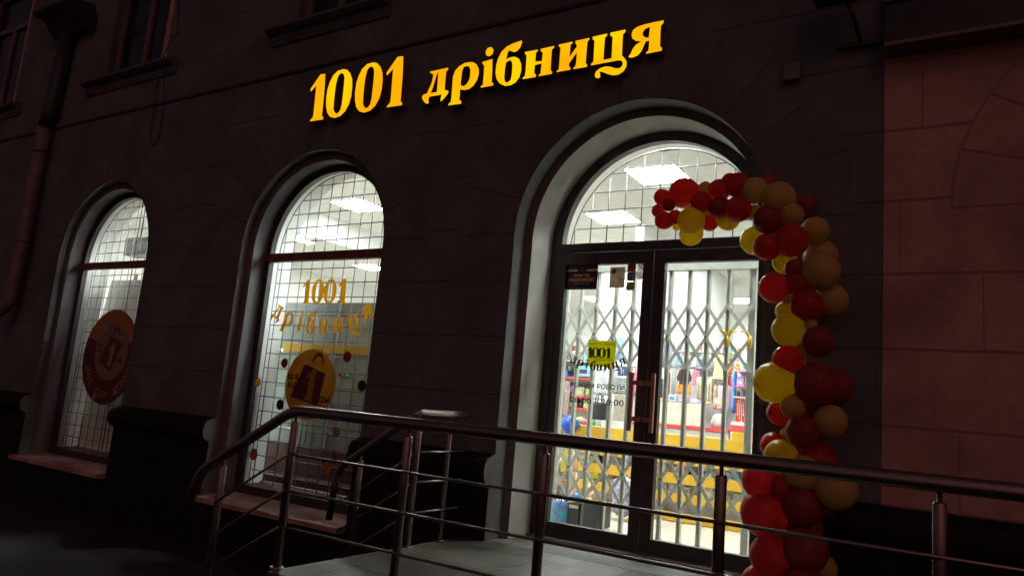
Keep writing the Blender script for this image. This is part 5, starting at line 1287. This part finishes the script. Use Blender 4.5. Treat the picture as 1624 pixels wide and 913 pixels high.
        m.blob((cx, y + d / 2, (z0 + z1) / 2), w_ / 2, d / 2, h / 2, 0, 18, 11, .28, len(label))
    elif kind == 'plush':
        m.blob((cx, y, z0 + h * .30), w_ * .42, d * .45, h * .31, 0, 12, 8); m.blob((cx, y - d * .05, z0 + h * .74), w_ * .40, d * .4, h * .27, 0, 12, 8)
        for s in (-1, 1):
            m.blob((cx + s * w_ * .36, y - d * .2, z0 + h * .38), w_ * .14, d * .2, h * .17, 0, 8, 6)
            m.blob((cx + s * w_ * .24, y - d * .45, z0 + h * .09), w_ * .17, d * .3, h * .10, 0, 8, 6)
        if cat == 'toy' and 'doll' not in label:
            for s in (-1, 1): kids.append(('ear', MB().blob((cx + s * w_ * .28, y, z0 + h * .95), w_ * .13, d * .1, h * .08, 0, 8, 6), mm))
        elif 'doll' in label: kids.append(('hair', MB().blob((cx, y + d * .05, z0 + h * .85), w_ * .44, d * .42, h * .17, 0, 12, 8), mat('doll_hair', '30201c', 0.8)))
    elif kind == 'basket':
        r = w_ / 2
        m.lathe([(r * .8, 0), (r, h), (r * .94, h), (r * .74, .01)], (cx, y + r, z0), n=18)
        if '5a30' in col: mm = pattern('print_wicker', 'wicker')
        kids.append(('rim', MB().lathe([(r * 1.0, h), (r * 1.06, h + .006), (r * 1.0, h + .014), (r * .95, h + .006)], (cx, y + r, z0), n=18), mm))
    elif kind == 'backpack':
        mm = pattern('print_lilac', 'lilac')
        m.blob((cx, y + .10, z0 + h * .48), w_ * .50, .12, h * .50, 0, 18, 12, .10, 3)
        kids.append(('front_pocket', MB().blob((cx, y + .01, z0 + h * .28), w_ * .36, .07, h * .24, 0, 16, 9, .1, 4), mm))
        kids.append(('top_handle', MB().tube([(cx - .03, y + .1, z1 - .01), (cx - .02, y + .1, z1 + .03), (cx + .02, y + .1, z1 + .03), (cx + .03, y + .1, z1 - .01)], .006, 6), mm))
        for s in (-1, 1): kids.append(('strap', MB().tube([(cx + s * w_ * .2, y - .01, z0 + h * .92), (cx + s * w_ * .42, y - .03, z0 + h * .7), (cx + s * w_ * .48, y, z0 + h * .4)], .008, 6), mm))
    elif kind == 'umbrella':
        m.tube([(x0 + .01, y - .02, z0), (cx, y, (z0 + z1) / 2), (x1, y + .05, z1)], [.006, .02, .012], 8)
        kids.append(('handle', MB().tube([(x1, y + .05, z1), (x1 + .01, y + .055, z1 + .05)], .006, 6), m_dkm))
    o = m.build(name, mm)
    base = Vector((cx, y, z0)); recentre(o, base)
    tag(o, label, cat)
    for kn, km, kmat in kids:
        c = km.build(kn, kmat, o); c.data.transform(Matrix.Translation(-base))
    cnt.setdefault(name, []).append(o)
for nm, os_ in cnt.items():
    if len(os_) > 1:
        for o in os_: o['group'] = 'shop goods: ' + nm.replace('_', ' ')

for o in list(S.objects):
    if '_w' in o: del o['_w']
